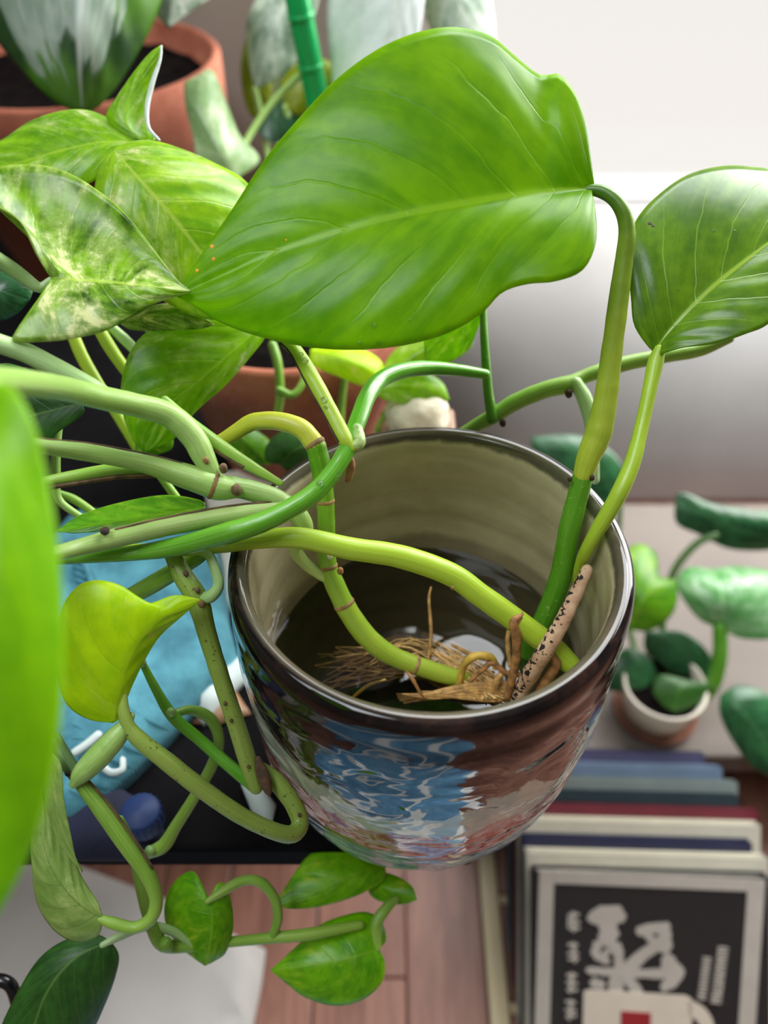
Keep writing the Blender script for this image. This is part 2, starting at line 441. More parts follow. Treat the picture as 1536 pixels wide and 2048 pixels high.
stemmat('stem_green', S(66, 128, 18), S(84, 146, 26), S(120, 170, 60), spots=.25, spotcol=S(190, 205, 140))
stemmat('stem_lime', S(160, 190, 46), S(150, 186, 44), S(190, 210, 80))
stemmat('stem_limegreen', S(186, 186, 84), S(128, 172, 34), S(170, 190, 60))
stemmat('stem_segment', S(168, 182, 60), S(86, 148, 18), S(140, 180, 60), spots=.2, spotcol=S(170, 190, 110))
stemmat('stem_pale', S(168, 194, 112), S(132, 170, 84), S(204, 220, 160))
stemmat('stem_soft', S(150, 188, 96), S(140, 180, 84), S(196, 216, 150))
stemmat('stem_vivid', S(104, 168, 40), S(76, 152, 28), S(150, 200, 100), rough=.2)
stemmat('stem_olive', S(132, 158, 62), S(146, 172, 76), S(180, 200, 110), spots=.7, spotcol=S(66, 54, 30))
stemmat('stem_mint', S(150, 190, 110), S(170, 204, 140), S(206, 226, 180))
stemmat('stem_yellow', S(188, 192, 60), S(170, 180, 40), S(206, 208, 90))
stemmat('stem_trail', S(110, 160, 52), S(140, 180, 66), S(186, 210, 110))
stemmat('stem_greygreen', S(96, 128, 70), S(84, 120, 70), S(130, 160, 100))  # dull grey-green stems
stemmat('petiole_up', S(178, 194, 58), S(58, 110, 14), S(130, 160, 50))
plain('node', S(142, 112, 66), .7, .35, 300)
plain('bud', S(112, 88, 62), .8, .4, 500, .3)
plain('blemish', S(232, 160, 30), .6, .2, 300)
plain('dry', S(96, 72, 50), .8, .5, 300)
plain('drydark', S(62, 44, 32), .8, .5, 300)
plain('root_brown', S(150, 106, 62), .6, .4, 400, .3)
plain('root_yellow', S(186, 152, 62), .5, .3, 300)
plain('root_fibre', S(176, 134, 76), .55, .35, 500)
plain('root_fine', S(206, 166, 104), .5, .35, 300)
plain('root_white', S(216, 214, 206), .4, .1, 200)

def stub():
    n = NT('root_stub'); pos = n.obj(); uv = n.n('ShaderNodeUVMap').outputs[0]; sp = n.n('ShaderNodeSeparateXYZ', i0=uv)
    col = n.mix(n.sstep(n.noise(pos, 240, 4), .3, .7), S(176, 138, 108), S(206, 172, 142))
    g = n.n('ShaderNodeNewGeometry'); sn = n.n('ShaderNodeSeparateXYZ', i0=g.outputs['Normal'])
    side = n.sstep(n.math('SUBTRACT', 0.0, sn.outputs[0]), -.1, .7)
    k = n.math('ADD', n.noise(pos, 620, 3, .6), n.math('MULTIPLY', side, .16))
    m = n.sstep(k, .66, .70)
    n.set(n.p.inputs['Base Color'], n.mix(m, col, S(24, 16, 12))); n.p.inputs['Roughness'].default_value = .75
    n.bump(n.noise(pos, 700, 3), .4, .0006); M['root_stub'] = n.m
stub()

# glazed pot: dark metallic glaze on rim and shoulder, cream break, rose band, pale blue foot
def glaze():
    n = NT('pot_glaze'); tc = n.n('ShaderNodeTexCoord').outputs['Object']; sp = n.n('ShaderNodeSeparateXYZ', i0=tc)
    ang = n.math('ARCTAN2', sp.outputs[1], sp.outputs[0])
    nz = n.noise(tc, 55, 4, .55, .6); nf = n.noise(tc, 160, 4, .6, .4)
    tilt = n.math('MULTIPLY', n.math('SINE', ang), -.009)
    z = n.math('ADD', n.math('ADD', sp.outputs[2], n.math('MULTIPLY', n.math('SUBTRACT', nz, .5), .026)), n.math('ADD', tilt, n.math('MULTIPLY', n.math('SUBTRACT', nf, .5), .010)))
    dark = n.mix(n.sstep(n.noise(tc, 90, 5, .65, 1.0), .45, .68), S(14, 10, 12), S(44, 28, 24))
    lower = n.mix(n.sstep(n.noise(tc, 110, 5, .65, .6), .4, .62), S(30, 19, 16), S(62, 38, 29))
    dark = n.mix(n.sstep(z, .104, .090), dark, lower)
    cream = n.mix(n.sstep(n.noise(tc, 130, 4), .35, .65), S(184, 196, 182), S(214, 214, 198))
    rose = n.mix(n.sstep(n.noise(tc, 150, 5, .65, 1.2), .40, .60), S(206, 168, 164), S(166, 62, 60))
    foot = n.mix(n.sstep(n.noise(tc, 120, 4), .45, .6), S(190, 210, 214), S(112, 150, 172))
    ZD = .0865
    col = n.mix(n.sstep(z, ZD + .0012, ZD - .0012), dark, cream)
    col = n.mix(n.sstep(z, .0745, .0715), col, rose)
    col = n.mix(n.sstep(z, .056, .050), col, foot)
    col = n.mix(n.sstep(z, .030, .024), col, S(176, 122, 96))
    r2 = n.math('SQRT', n.math('ADD', n.math('MULTIPLY', sp.outputs[0], sp.outputs[0]), n.math('MULTIPLY', sp.outputs[1], sp.outputs[1])))
    ring = n.noise(n.n('ShaderNodeCombineXYZ', i2=n.math('ADD', n.math('MULTIPLY', sp.outputs[2], 3.0), n.math('MULTIPLY', nz, .03))).outputs[0], 34, 3, .5)
    patch = n.noise(tc, 26, 4, .55)
    inner = n.mix(n.sstep(n.math('ADD', n.math('MULTIPLY', ring, .5), n.math('MULTIPLY', patch, .5)), .36, .64), S(160, 150, 118), S(192, 184, 150))
    # waterline stain: an older, darker film above the water
    stn = n.math('MULTIPLY', n.sstep(n.math('ADD', sp.outputs[2], n.math('MULTIPLY', n.math('SUBTRACT', patch, .5), .02)), .079, .073), .55)
    inner = n.mix(stn, inner, S(96, 84, 62))
    isin = n.math('MULTIPLY', n.math('SUBTRACT', 1.0, n.sstep(r2, .0503, .0508)), n.sstep(sp.outputs[2], .012, .016))
    innm = n.n('ShaderNodeAttribute', attribute_name='inside').outputs['Fac']
    rimz = n.sstep(n.math('ADD', sp.outputs[2], n.math('MULTIPLY', n.math('SUBTRACT', nf, .5), .003)), .1172, .1192)
    innm2 = n.math('MULTIPLY', innm, n.math('SUBTRACT', 1.0, n.math('MULTIPLY', rimz, .85)))
    col = n.mix(innm2, col, inner)
    n.set(n.p.inputs['Base Color'], col)
    n.p.inputs['Roughness'].default_value = .07
    isdark = n.math('MULTIPLY', n.sstep(z, ZD - .0012, ZD + .0012), n.math('SUBTRACT', 1.0, innm2))
    n.set(n.p.inputs['IOR'], n.math('ADD', 1.48, n.math('MULTIPLY', n.math('MULTIPLY', isdark, .40), n.math('SUBTRACT', 1.0, n.sstep(sp.outputs[2], .100, .110)))))
    n.p.inputs['Coat Weight'].default_value = .0; n.p.inputs['Coat Roughness'].default_value = .03
    mp = n.n('ShaderNodeMapping', i0=tc); mp.inputs['Scale'].default_value = (1, 1, 1.7)
    bh = n.math('ADD', n.noise(mp.outputs[0], 50, 1, .5, 1.1), n.math('MULTIPLY', n.noise(mp.outputs[0], 100, 1, .5, .8), .12))
    body = n.math('MULTIPLY', n.math('MULTIPLY', bh, n.math('SUBTRACT', 1.0, innm)), n.math('SUBTRACT', 1.0, n.sstep(sp.outputs[2], .104, .112)))
    n.bump(body, .34, .004)
    M['pot_glaze'] = n.m
glaze()
def water():
    n = NT('pot_water'); n.t.nodes.remove(n.p)
    tr = n.n('ShaderNodeBsdfTransparent'); tr.inputs[0].default_value = (.62, .60, .54, 1)
    gl = n.n('ShaderNodeBsdfGlossy'); gl.inputs['Roughness'].default_value = .01
    fr = n.n('ShaderNodeFresnel'); fr.inputs[0].default_value = 1.45
    b = n.n('ShaderNodeBump'); b.inputs['Strength'].default_value = .12; b.inputs['Distance'].default_value = .002
    n.set(b.inputs['Height'], n.noise(n.obj(), 45, 2)); n.t.links.new(b.outputs[0], gl.inputs['Normal']); n.t.links.new(b.outputs[0], fr.inputs['Normal'])
    ms = n.n('ShaderNodeMixShader'); n.t.links.new(fr.outputs[0], ms.inputs[0]); n.t.links.new(tr.outputs[0], ms.inputs[1]); n.t.links.new(gl.outputs[0], ms.inputs[2])
    n.t.links.new(ms.outputs[0], n.out.inputs[0]); M['water'] = n.m
water()
def drop():
    n = NT('water_drop'); n.p.inputs['Transmission Weight'].default_value = 1; n.p.inputs['IOR'].default_value = 1.33; n.p.inputs['Roughness'].default_value = 0
    M['drop'] = n.m
drop()
def glass():
    n = NT('window_glass'); n.t.nodes.remove(n.p)
    tr = n.n('ShaderNodeBsdfTransparent'); gl = n.n('ShaderNodeBsdfGlossy'); gl.inputs['Roughness'].default_value = .02
    ms = n.n('ShaderNodeMixShader'); ms.inputs[0].default_value = .05
    n.t.links.new(tr.outputs[0], ms.inputs[1]); n.t.links.new(gl.outputs[0], ms.inputs[2]); n.t.links.new(ms.outputs[0], n.out.inputs[0]); M['glass'] = n.m
glass()
plain('wall_paint', S(176, 166, 156), .9, .04, 12, .05)
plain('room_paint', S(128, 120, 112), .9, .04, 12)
plain('sill_white', S(188, 186, 184), .45, .03, 20)
plain('ceiling_paint', S(225, 222, 216), .9, .02, 5)
def wood(name, a, b, scale=1.0, rough=.45):
    n = NT(name); pos = n.obj(); mp = n.n('ShaderNodeMapping', i0=pos); mp.inputs['Scale'].default_value = (26 * scale, 2.2 * scale, 26 * scale)
    oi = n.n('ShaderNodeObjectInfo'); cv = n.n('ShaderNodeVectorMath', operation='ADD'); n.set(cv.inputs[0], mp.outputs[0]); n.set(cv.inputs[1], n.math('MULTIPLY', oi.outputs['Random'], 40.0))
    g = n.noise(cv.outputs[0], 3.0, 6, .62, .8)
    col = n.mix(n.sstep(g, .3, .7), a, b)
    col = n.mix(n.math('MULTIPLY', oi.outputs['Random'], .30), col, tuple(c * .6 for c in a))
    n.set(n.p.inputs['Base Color'], col); n.p.inputs['Roughness'].default_value = rough
    n.bump(g, .1, .0008); M[name] = n.m
wood('floor_wood', S(112, 72, 58), S(156, 110, 92))
wood('batten_wood', S(196, 178, 138), S(220, 204, 164))
wood('parquet_wood', S(118, 86, 72), S(150, 112, 92))
wood('crate_wood', S(122, 88, 62), S(156, 118, 86))
plain('shelf_black', S(11, 10, 12), .85, .3, 60, .1, .1)
plain('bench_paint', S(112, 102, 94), .7, .06, 14)
def terracotta():
    n = NT('terracotta'); pos = n.obj()
    a = n.noise(pos, 22, 5, .6); b = n.noise(pos, 300, 3)
    col = n.mix(n.sstep(a, .3, .7), S(146, 76, 54), S(186, 112, 84)); col = n.mix(n.math('MULTIPLY', n.sstep(b, .5, .8), .3), col, S(200, 150, 126))
    n.set(n.p.inputs['Base Color'], col); n.p.inputs['Roughness'].default_value = .85; n.bump(b, .15, .0006); M['terracotta'] = n.m
terracotta()
plain('sediment', S(40, 34, 34), .9, .6, 150, .6)
plain('soil', S(14, 10, 9), .95, .6, 120, .8, .05)
plain('dark_clay', S(128, 84, 66), .85, .2, 60)
plain('cream_ceramic', S(206, 198, 182), .5, .1, 30)
plain('green_plastic', S(20, 180, 96), .3, .1, 30)
def canvas():
    n = NT('teal_canvas'); pos = n.obj()
    wv = n.n('ShaderNodeTexWave'); wv.inputs['Scale'].default_value = 340; wv.inputs['Distortion'].default_value = 1.5; n.set(wv.inputs[0], pos)
    a = n.noise(pos, 60, 5, .6)
    col = n.mix(n.sstep(a, .3, .7), S(40, 98, 116), S(80, 146, 162)); col = n.mix(n.math('MULTIPLY', wv.outputs[1], .12), col, S(140, 200, 210))
    n.set(n.p.inputs['Base Color'], col); n.p.inputs['Roughness'].default_value = .9; n.bump(n.math('ADD', n.math('MULTIPLY', wv.outputs[1], .3), n.noise(pos, 400, 3)), .35, .0006); M['teal_canvas'] = n.m
canvas()
plain('teal_thread', S(56, 120, 138), .9, .2, 300)
plain('white_fabric', S(196, 208, 206), .85, .06, 90, .1)
plain('cream_card', S(212, 206, 192), .8, .05, 50)
plain('pink_card', S(206, 172, 156), .8, .08, 50)
plain('navy_cloth', S(17, 20, 44), .9, .35, 60, .3)
plain('blue_plastic', S(20, 44, 92), .6, .15, 60)
plain('paper', S(172, 168, 164), .85, .04, 26, .05)
def reflection_cloth():  # white stripes added for pale contour lines reflected in the glaze
    n = NT('reflection_cloth'); pos = n.obj(); sp = n.n('ShaderNodeSeparateXYZ', i0=pos)
    k = n.math('ABSOLUTE', n.math('SUBTRACT', n.math('FRACT', n.math('MULTIPLY', n.math('ADD', sp.outputs[0], n.math('MULTIPLY', sp.outputs[1], .4)), 9.0)), .5))
    n.set(n.p.inputs['Base Color'], n.mix(n.sstep(k, .38, .39), n.mix(n.sstep(n.noise(pos, 25, 3), .3, .7), S(74, 128, 168), S(112, 166, 200)), S(232, 234, 232))); n.p.inputs['Roughness'].default_value = .9
    M['reflection_cloth'] = n.m
reflection_cloth()
plain('black_gloss', S(16, 18, 22), .2, .2, 60)
plain('stone', S(216, 206, 180), .55, .2, 110, .5)
plain('page', S(206, 202, 186), .9, .08, 30)
plain('cover_black', S(40, 37, 38), .5, .06, 40)
plain('print_cream', S(190, 182, 172), .7, .05, 60)
plain('print_mug', S(222, 210, 192), .7, .03, 60)
plain('print_red', S(158, 34, 40), .7, .05, 60)
plain('cover_cream', S(204, 200, 184), .6, .06, 40)
plain('cover_navy', S(30, 34, 70), .5, .15, 40)
plain('cover_maroon', S(108, 32, 48), .55, .15, 40)
plain('cover_teal', S(34, 54, 62), .5, .15, 40)
plain('cover_greyteal', S(128, 140, 138), .55, .1, 40)
plain('cover_blue', S(112, 132, 158), .5, .12, 40)
plain('cover_purple', S(74, 74, 108), .5, .12, 40)
plain('cover_grey', S(160, 156, 158), .6, .08, 40)

# ------------------------------------------------------------------ setting
WY = 0.66                      # face of the back wall
FX0, FX1, FY0 = -1.3, 1.5, -1.5
SILL = 0.214; WX0, WX1, WTOP = 0.0, 1.25, 1.40
# wall with the window opening, built round the opening
def wall_with_hole():
    xs = [FX0, WX0, WX1, FX1]; zs = [-.02, SILL, WTOP, 2.0]
    verts = []; faces = []
    for y in (WY, WY + .22):
        for z in zs:
            for x in xs: verts.append((x, y, z))
    g = lambda y, i, j: y * 16 + j * 4 + i
    for j in range(3):
        for i in range(3):
            if i == 1 and j < 2: continue
            faces.append((g(0, i, j), g(0, i + 1, j), g(0, i + 1, j + 1), g(0, i, j + 1)))
            faces.append((g(1, i, j), g(1, i, j + 1), g(1, i + 1, j + 1), g(1, i + 1, j)))
    for (a, b) in (((2, 0), (2, 2)), ((2, 2), (1, 2)), ((1, 2), (1, 0))):
        faces.append((g(0, *a), g(1, *a), g(1, *b), g(0, *b)))
    return struct(link('wall_back', verts, faces, M['wall_paint'], smooth=False))
wall_with_hole()
# rounded sill: long slope shaped so daylight fades gradually from ledge to wall
prof_s = cr([(.795, .217), (.76, .2125), (.72, .199), (.68, .175), (.645, .142), (.617, .10), (.597, .05), (.588, .001)], 48)
sv = []; sf = []
for xx in (WX0 - .03, WX1 + .03):
    for y_, z_ in prof_s: sv.append((xx, y_, z_))
    sv.append((xx, .795, .001))
ns = len(prof_s) + 1
for i in range(ns):
    k = (i + 1) % ns; sf.append((i, k, k + ns, i + ns))
sf.append(tuple(range(ns - 1, -1, -1))); sf.append(tuple(range(ns, 2 * ns)))
ts = struct(link('trim_1', sv, sf, M['sill_white'], smooth=True))
struct(box('wall_left', FX0 - .05, FX0, FY0, WY, -.02, 2.0, M['room_paint'], bev=0))
struct(box('wall_right', FX1, FX1 + .05, FY0, WY, -.02, 2.0, M['room_paint'], bev=0))
struct(box('wall_rear', FX0, FX1, FY0 - .05, FY0, -.02, 2.0, M['room_paint'], bev=0))
struct(box('ceiling', FX0, FX1, FY0, WY, 2.0, 2.05, M['ceiling_paint'], bev=0))
floor = struct(box('floor', FX0, FX1, FY0, WY, -.03, -.006, M['parquet_wood'], bev=0))
x = -1.28; pk = 0
fl_edges = [-.6, -.555, -.51, -.465, -.42, -.375, -.33, -.285, -.24, -.195, -.15, -.105, -.044, .014, .064]
for a, b in zip(fl_edges, fl_edges[1:]):
    for y0, y1 in ((-.55, -.02), (-.02, .64)) if pk % 2 else ((-.55, .16), (.16, .64)):
        o = box('plank', a + .0005, b - .0005, y0 + .0005, y1 - .0005, -.006, 0, M['floor_wood'], floor, bev=.0008)
    pk += 1
box('batten', .065, .0765, -.5, .64, -.006, .001, M['batten_wood'], floor, bev=.0006)
yy = -.3
while yy < .6:
    box('parquet_block', .078, .098, yy, yy + .055, -.006, -.0005, M['parquet_wood'], floor, bev=.0006)
    if yy < .3: box('parquet_strip', .078, .098, yy + .056, yy + .0625, -.006, .0005, M['batten_wood'], floor, bev=.0005)
    yy += .064
for a in range(14):
    box('plank', .099 + a * .06, .1585 + a * .06, -.5, .64, -.006, 0, M['floor_wood'], floor, bev=.0008)
# window
win = thing('window_1', 'white framed window with bright overcast daylight behind the plants', 'window', (WX0, WY, SILL)); win['kind'] = 'structure'
box('window_frame', WX0, WX0 + .05, WY + .13, WY + .18, SILL, WTOP, M['sill_white'], win)
box('window_frame', WX1 - .05, WX1, WY + .13, WY + .18, SILL, WTOP, M['sill_white'], win)
box('window_frame', WX0 + .05, WX1 - .05, WY + .13, WY + .18, WTOP - .05, WTOP, M['sill_white'], win)
box('window_frame', WX0 + .05, WX1 - .05, WY + .13, WY + .18, SILL, SILL + .007, M['sill_white'], win, bev=.001)
box('pane', WX0 + .05, WX1 - .05, WY + .152, WY + .156, SILL + .007, WTOP - .05, M['glass'], win, bev=0)
if False: box('window_sill', WX0 + .001, WX1 - .001, WY + .002, WY + .13, SILL - .001, SILL + .006, M['sill_white'], win, bev=.002)

# shelf the pot stands on
SHZ = 0.2875
sh = thing('console_shelf', 'black wooden console shelf under the vase and clay pots', 'shelf', (-.4, .4, 0))
box('top_board', -1.0, .032, .1205, WY - .002, SHZ - .015, SHZ, M['shelf_black'], sh, bev=.002)
for lx in (-.95, -.02):
    box('leg', lx - .02, lx + .02, .56, .60, 0, SHZ - .015, M['shelf_black'], sh)
    box('leg', lx - .02, lx + .02, .32, .36, 0, SHZ - .015, M['shelf_black'], sh)
# low bench behind the books
BZ = .080
bn = thing('low_bench', 'low beige painted bench behind the leaning books, under the pale planter', 'bench', (.5, .45, 0))
box('bench_top', .062, 1.1, .268, .505, BZ - .02, BZ, M['bench_paint'], bn, bev=.002)
for lx, ly in ((.09, .29), (1.05, .29), (.09, .48), (1.05, .48)): box('leg', lx - .018, lx + .018, ly - .015, ly + .015, 0, BZ - .02, M['bench_paint'], bn)
# ------------------------------------------------------------------ glazed vase
PC = (0.0128, 0.1517); PH = 0.121; RIMZ = SHZ + PH; WZ = RIMZ - .052
pot = thing('ceramic_vase', 'lustre-glazed dark ceramic vase with cream and rose bands, holding water and cuttings', 'vase', (PC[0], PC[1], SHZ))
outer = [(.0001, .0035), (.022, .0035), (.026, .0), (.033, .001), (.0385, .0055), (.0445, .014), (.0490, .026), (.0522, .041), (.0543, .056), (.0553, .070), (.0556, .085), (.0555, .099), (.0552, .109), (.0553, .114)]
rim = [(.0553, .1165), (.0548, .1190), (.0538, .1205), (.0525, .1211), (.0510, .1209), (.0499, .1200)]
inner = [(.0492, .1180), (.0488, .110), (.0486, .098), (.0484, .085), (.0482, .069), (.0475, .050), (.045, .034), (.040, .021), (.030, .013), (.015, .0105), (.0001, .010)]
def dens(p, k):
    return [tuple(x) for x in cr(p, k)]
prof = dens(outer, 70)[:-1] + dens([outer[-1]] + rim, 16)[:-1] + dens([rim[-1]] + inner, 40)
n_out = 69
def dimple(r, z, a):
    i = dimple.i
    if r < .02: return r, z
    p = Vector((r * math.cos(a), r * math.sin(a), z))
    k = max(0, min(1, z / .012)) * max(0, min(1, (.113 - z) / .012))
    amt = (noise.noise(p * 48) * .0011 + noise.noise(p * 92 + Vector((5, 2, 1))) * .0004 + noise.noise(p * 22) * .0008) * k
    if dimple.inside: amt = .00035 * math.sin(z * 520 + 1.2 * math.sin(a)) * min(1, max(0, (.115 - z) / .01)) + noise.noise(p * 30) * .0004
    wob = .0004 * math.sin(2 * a + .5)
    return r + amt + wob, z + (.0005 * math.sin(2 * a) if z > .1 else 0)
dimple.i = 0; verts = []; faces = []; NS = 240
dimple.inside = False
v1, f1, _ = lathe(prof[:n_out + 15], (PC[0], PC[1], SHZ), NS, dimple)
dimple.inside = True
v2, f2, _ = lathe(prof[n_out + 15:], (PC[0], PC[1], SHZ), NS, dimple)
b = len(v1); verts = v1 + v2; faces = f1 + [tuple(i + b for i in f) for f in f2]
last = b - NS
for k in range(NS): faces.append((last + k, last + (k + 1) % NS, b + (k + 1) % NS, b + k))
body = link('body', verts, faces, M['pot_glaze'], pot)
bm = bmesh.new(); bm.from_mesh(body.data); bmesh.ops.recalc_face_normals(bm, faces=bm.faces); bm.to_mesh(body.data); bm.free()
at = body.data.attributes.new('inside', 'FLOAT', 'POINT')
at.data.foreach_set('value', [0.0] * (len(v1) - 3 * NS) + [1.0] * (3 * NS + len(v2)))
# dark sediment lying in the bottom
v, f = disc((PC[0], PC[1], SHZ + .022), .0395, 72, 14, lambda p: p + Vector((0, 0, .003 * noise.noise(p * 70) + .0015 * noise.noise(p * 240))))
link('sediment', v, f, M['sediment'], pot)
# water with small ripples where the stems break the surface
def rip(v):
    d = Vector((v.x - PC[0], v.y - PC[1], 0))
    r = d.length
    return v + Vector((0, 0, .0008 * max(0, (r - .042) / .006) + .0003 * noise.noise(Vector((v.x * 90, v.y * 90, 0)))))
v, f = disc((PC[0], PC[1], WZ), .0481, 96, 24, rip)
wt = tag(link('vase_water', v, f, M['water'], None), 'clear still water reflecting the window inside the dark vase', 'water')

# ------------------------------------------------------------------ cuttings standing in the vase
GRP = None
def plant(name, label, loc): return thing(name, label, 'plant', loc)

# 1. the tall upright cutting with the two large leaves
cA = plant('pothos_cutting', 'upright pothos cutting with the largest plain green leaf, rooted at right of the vase', P(1045, 1345, .268))
sA = [(1040, 1350, .268, 18), (1062, 1290, .263, 20), (1094, 1228, .255, 22), (1122, 1150, .2475, 22), (1141, 1050, .239, 22), (1160, 975, .2345, 21), (1167, 945, .233, 20)]
stem(cA, 'stem', sA, M['stem_green'])
pA = [(1166, 950, .233, 20), (1178, 912, .2315, 24), (1196, 868, .2305, 27), (1211, 800, .2285, 24), (1224, 700, .2260, 21), (1237, 600, .2235, 20), (1248, 520, .2215, 18), (1254, 470, .220, 17), (1248, 428, .219, 16), (1228, 398, .219, 14), (1200, 382, .22, 13), (1168, 379, .221, 9)]
stem(cA, 'petiole', pA, M['petiole_up'])
strip_on(cA, pA[2:9], .86, 0, 2.2, M['dry'])
nub(cA, 1184, 955, .231, 6, M['drydark']); nub(cA, 1140, 958, .231, 5, M['drydark'])
pB = [(1150, 1190, .2525, 9), (1161, 1130, .2405, 12), (1185, 1078, .231, 14), (1231, 1000, .2265, 17), (1263, 930, .2265, 16), (1284, 850, .228, 14), (1299, 780, .2287, 14), (1311, 725, .230, 16), (1318, 700, .2295, 12)]
stem(cA, 'petiole', pB, M['stem_lime'])
strip_on(cA, pB[1:5], -.45, -.3, 1.5, M['dry'])
rS = [(1030, 1404, .249, 15), (1050, 1366, .2435, 17), (1085, 1310, .2345, 17), (1120, 1252, .233, 16), (1150, 1192, .2345, 14), (1174, 1140, .235, 11)]
o = stem(cA, 'root_stub', rS, M['root_stub'], lump=.12); o['label'] = 'pinkish brown woody stub flecked with black'
big = leaf(cA, [(1190, 377, .2205), (1100, 383, .217), (960, 402, .214), (760, 440, .2135), (560, 500, .215), (455, 546, .217), (352, 592, .219)],
     [(1184, 330, .2195), (1172, 245, .219), (1148, 180, .219), (1116, 147, .2205), (1080, 150, .223), (1030, 112, .222), (980, 72, .2205), (905, 54, .2185), (825, 68, .2175), (745, 105, .217), (665, 165, .217), (590, 245, .217), (525, 325, .217), (460, 425, .2175), (405, 505, .218), (368, 560, .219)],
     [(1178, 395, .2185), (1192, 430, .213), (1191, 490, .208), (1165, 540, .206), (1110, 562, .206), (1055, 568, .207), (1005, 585, .208), (960, 630, .208), (890, 668, .2085), (800, 692, .2095), (700, 700, .211), (600, 692, .213), (500, 668, .2155), (430, 640, .217), (388, 612, .218)],
     M['leaf_big'], bulge=(.10, .16), n=72, nc=16, pm=1.45, vein=.00024, K=8, wave=.012)
for q in ((424, 493, 4), (427, 518, 3.5), (394, 541, 3.5), (572, 480, 2)): fleck(cA, big, *q, M['blemish'], 'blemish', .12)
for q in ((748, 652, 6), (720, 686, 5), (757, 684, 5), (640, 662, 3), (820, 640, 3)): fleck(cA, big, *q, M['drop'], 'water_drop', .5)
right_leaf = leaf(cA, [(1308, 704, .2295), (1345, 655, .228), (1420, 580, .227), (1500, 515, .2275), (1600, 440, .23)],
     [(1293, 690, .2293), (1268, 650, .229), (1262, 600, .229), (1258, 545, .2295), (1262, 480, .231), (1272, 440, .2325), (1310, 395, .235), (1370, 352, .238), (1440, 332, .240), (1500, 333, .241), (1560, 350, .24)],
     [(1318, 712, .2285), (1332, 705, .2265), (1370, 694, .224), (1430, 687, .2215), (1490, 668, .2195), (1540, 645, .219), (1600, 580, .222)],
     M['leaf_right'], bulge=(.12, .14), n=56, nc=14, pm=1.3, vein=.0003, K=6, wave=.01)

for q in ((1300, 447, 4), (1306, 452, 3)): fleck(cA, right_leaf, *q, M['drydark'], 'blemish', .12)
for q in ((1427, 461, 3), (1469, 462, 2.5), (1356, 580, 2.5)): fleck(cA, right_leaf, *q, M['drop'], 'water_drop', .5)
# 2. long lime runner lying across the vase mouth
cC = plant('pothos_runner', 'long lime green bare runner lying across the mouth of the vase', P(1165, 1350, .244))
sC = [(1140, 1328, .2418, 21), (1100, 1292, .2405, 24), (1030, 1240, .2365, 24), (960, 1190, .233, 24), (900, 1148, .2305, 24), (800, 1113, .227, 24), (700, 1097, .2235, 23), (600, 1076, .2205, 22), (520, 1079, .2215, 19), (440, 1090, .2235, 17), (340, 1099, .2245, 15), (230, 1102, .2235, 13), (120, 1106, .221, 12), (-60, 1110, .21, 12)]
stem(cC, 'stem', sC, M['stem_lime'], n=90)
C, R = stem_pts(sC, 90)
def ring_on(parent, sp, n, i, mat, k=1.06):
    C, R = stem_pts(sp, n); d = (C[i + 1] - C[i - 1]).normalized()
    cc = [C[i] + d * (q * .0004) for q in (-2, -1, 0, 1, 2)]; r = R[i]
    v, f, uv = sweep(cc, [r * .95, r * k, r * (k + .03), r * k, r * .95], 18, cap=False); link('node_ring', v, f, mat, parent, uvs=uv)
ring_on(cC, sC, 90, 10, M['root_brown'], 1.0)
stem(cC, 'aerial_root', [(1040, 1232, .2335, 5), (1026, 1243, .2325, 8), (1032, 1268, .2345, 10), (1033, 1310, .238, 9), (1026, 1350, .242, 9), (1014, 1392, .246, 8)], M['root_brown'], lump=.12)
stem(cC, 'aerial_root', [(1105, 1310, .2375, 7), (1112, 1330, .2385, 10), (1090, 1365, .242, 11), (1075, 1392, .2455, 9)], M['root_brown'], lump=.15)
nub(cC, 905, 1176, .2275, 4, M['node'])

# 3. jointed cutting with the arching end and the cluster of stalks at left
cD = plant('pothos_cutting', 'jointed pothos cutting with ringed stem leaning to the left over the vase edge', P(985, 1385, .262))
sD = [(985, 1385, .262, 16), (930, 1362, .2575, 18), (860, 1340, .254, 19), (785, 1312, .2505, 20), (735, 1275, .247, 21), (695, 1220, .244, 21), (668, 1165, .2415, 20), (655, 1130, .24, 19), (653, 1080, .2375, 18), (652, 1030, .235, 18), (648, 980, .2325, 19), (641, 930, .230, 21), (632, 892, .2285, 21), (603, 858, .2285, 20), (560, 843, .2295, 19), (520, 842, .231, 18), (497, 848, .232, 17), (460, 872, .234, 15), (430, 890, .236, 14), (395, 908, .238, 13)]
kD = sD.index((632, 892, .2285, 21))
stem(cD, 'stem', sD[:kD + 1], M['stem_segment'], n=100); stem(cD, 'stem', sD[kD:], M['stem_yellow'], n=50)
for i in (24, 52, 64, 83, 100): ring_on(cD, sD, 140, i, M['node'], 1.05)
nub(cD, 681, 1142, .236, 7, M['root_brown']); nub(cD, 660, 1112, .234, 6, M['root_white'])
sG = [(650, 1155, .2405, 11), (612, 1128, .237, 12), (590, 1095, .233, 14), (608, 1062, .2295, 18), (596, 1030, .226, 20), (555, 1000, .223, 21), (505, 982, .2215, 21), (455, 972, .2205, 21)]
stem(cD, 'stem', sG, M['stem_pale'])
G1 = [(470, 978, .2205, 19), (440, 975, .2190, 27), (410, 965, .218, 27), (365, 950, .2175, 25), (286, 925, .2155, 20), (182, 905, .21, 19), (91, 893, .20, 16), (20, 882, .19, 14), (-60, 870, .18, 13)]
stem(cD, 'petiole', G1, M['stem_soft'])
strip_on(cD, G1[3:8], -.05, -.92, 2.6, M['dry'])
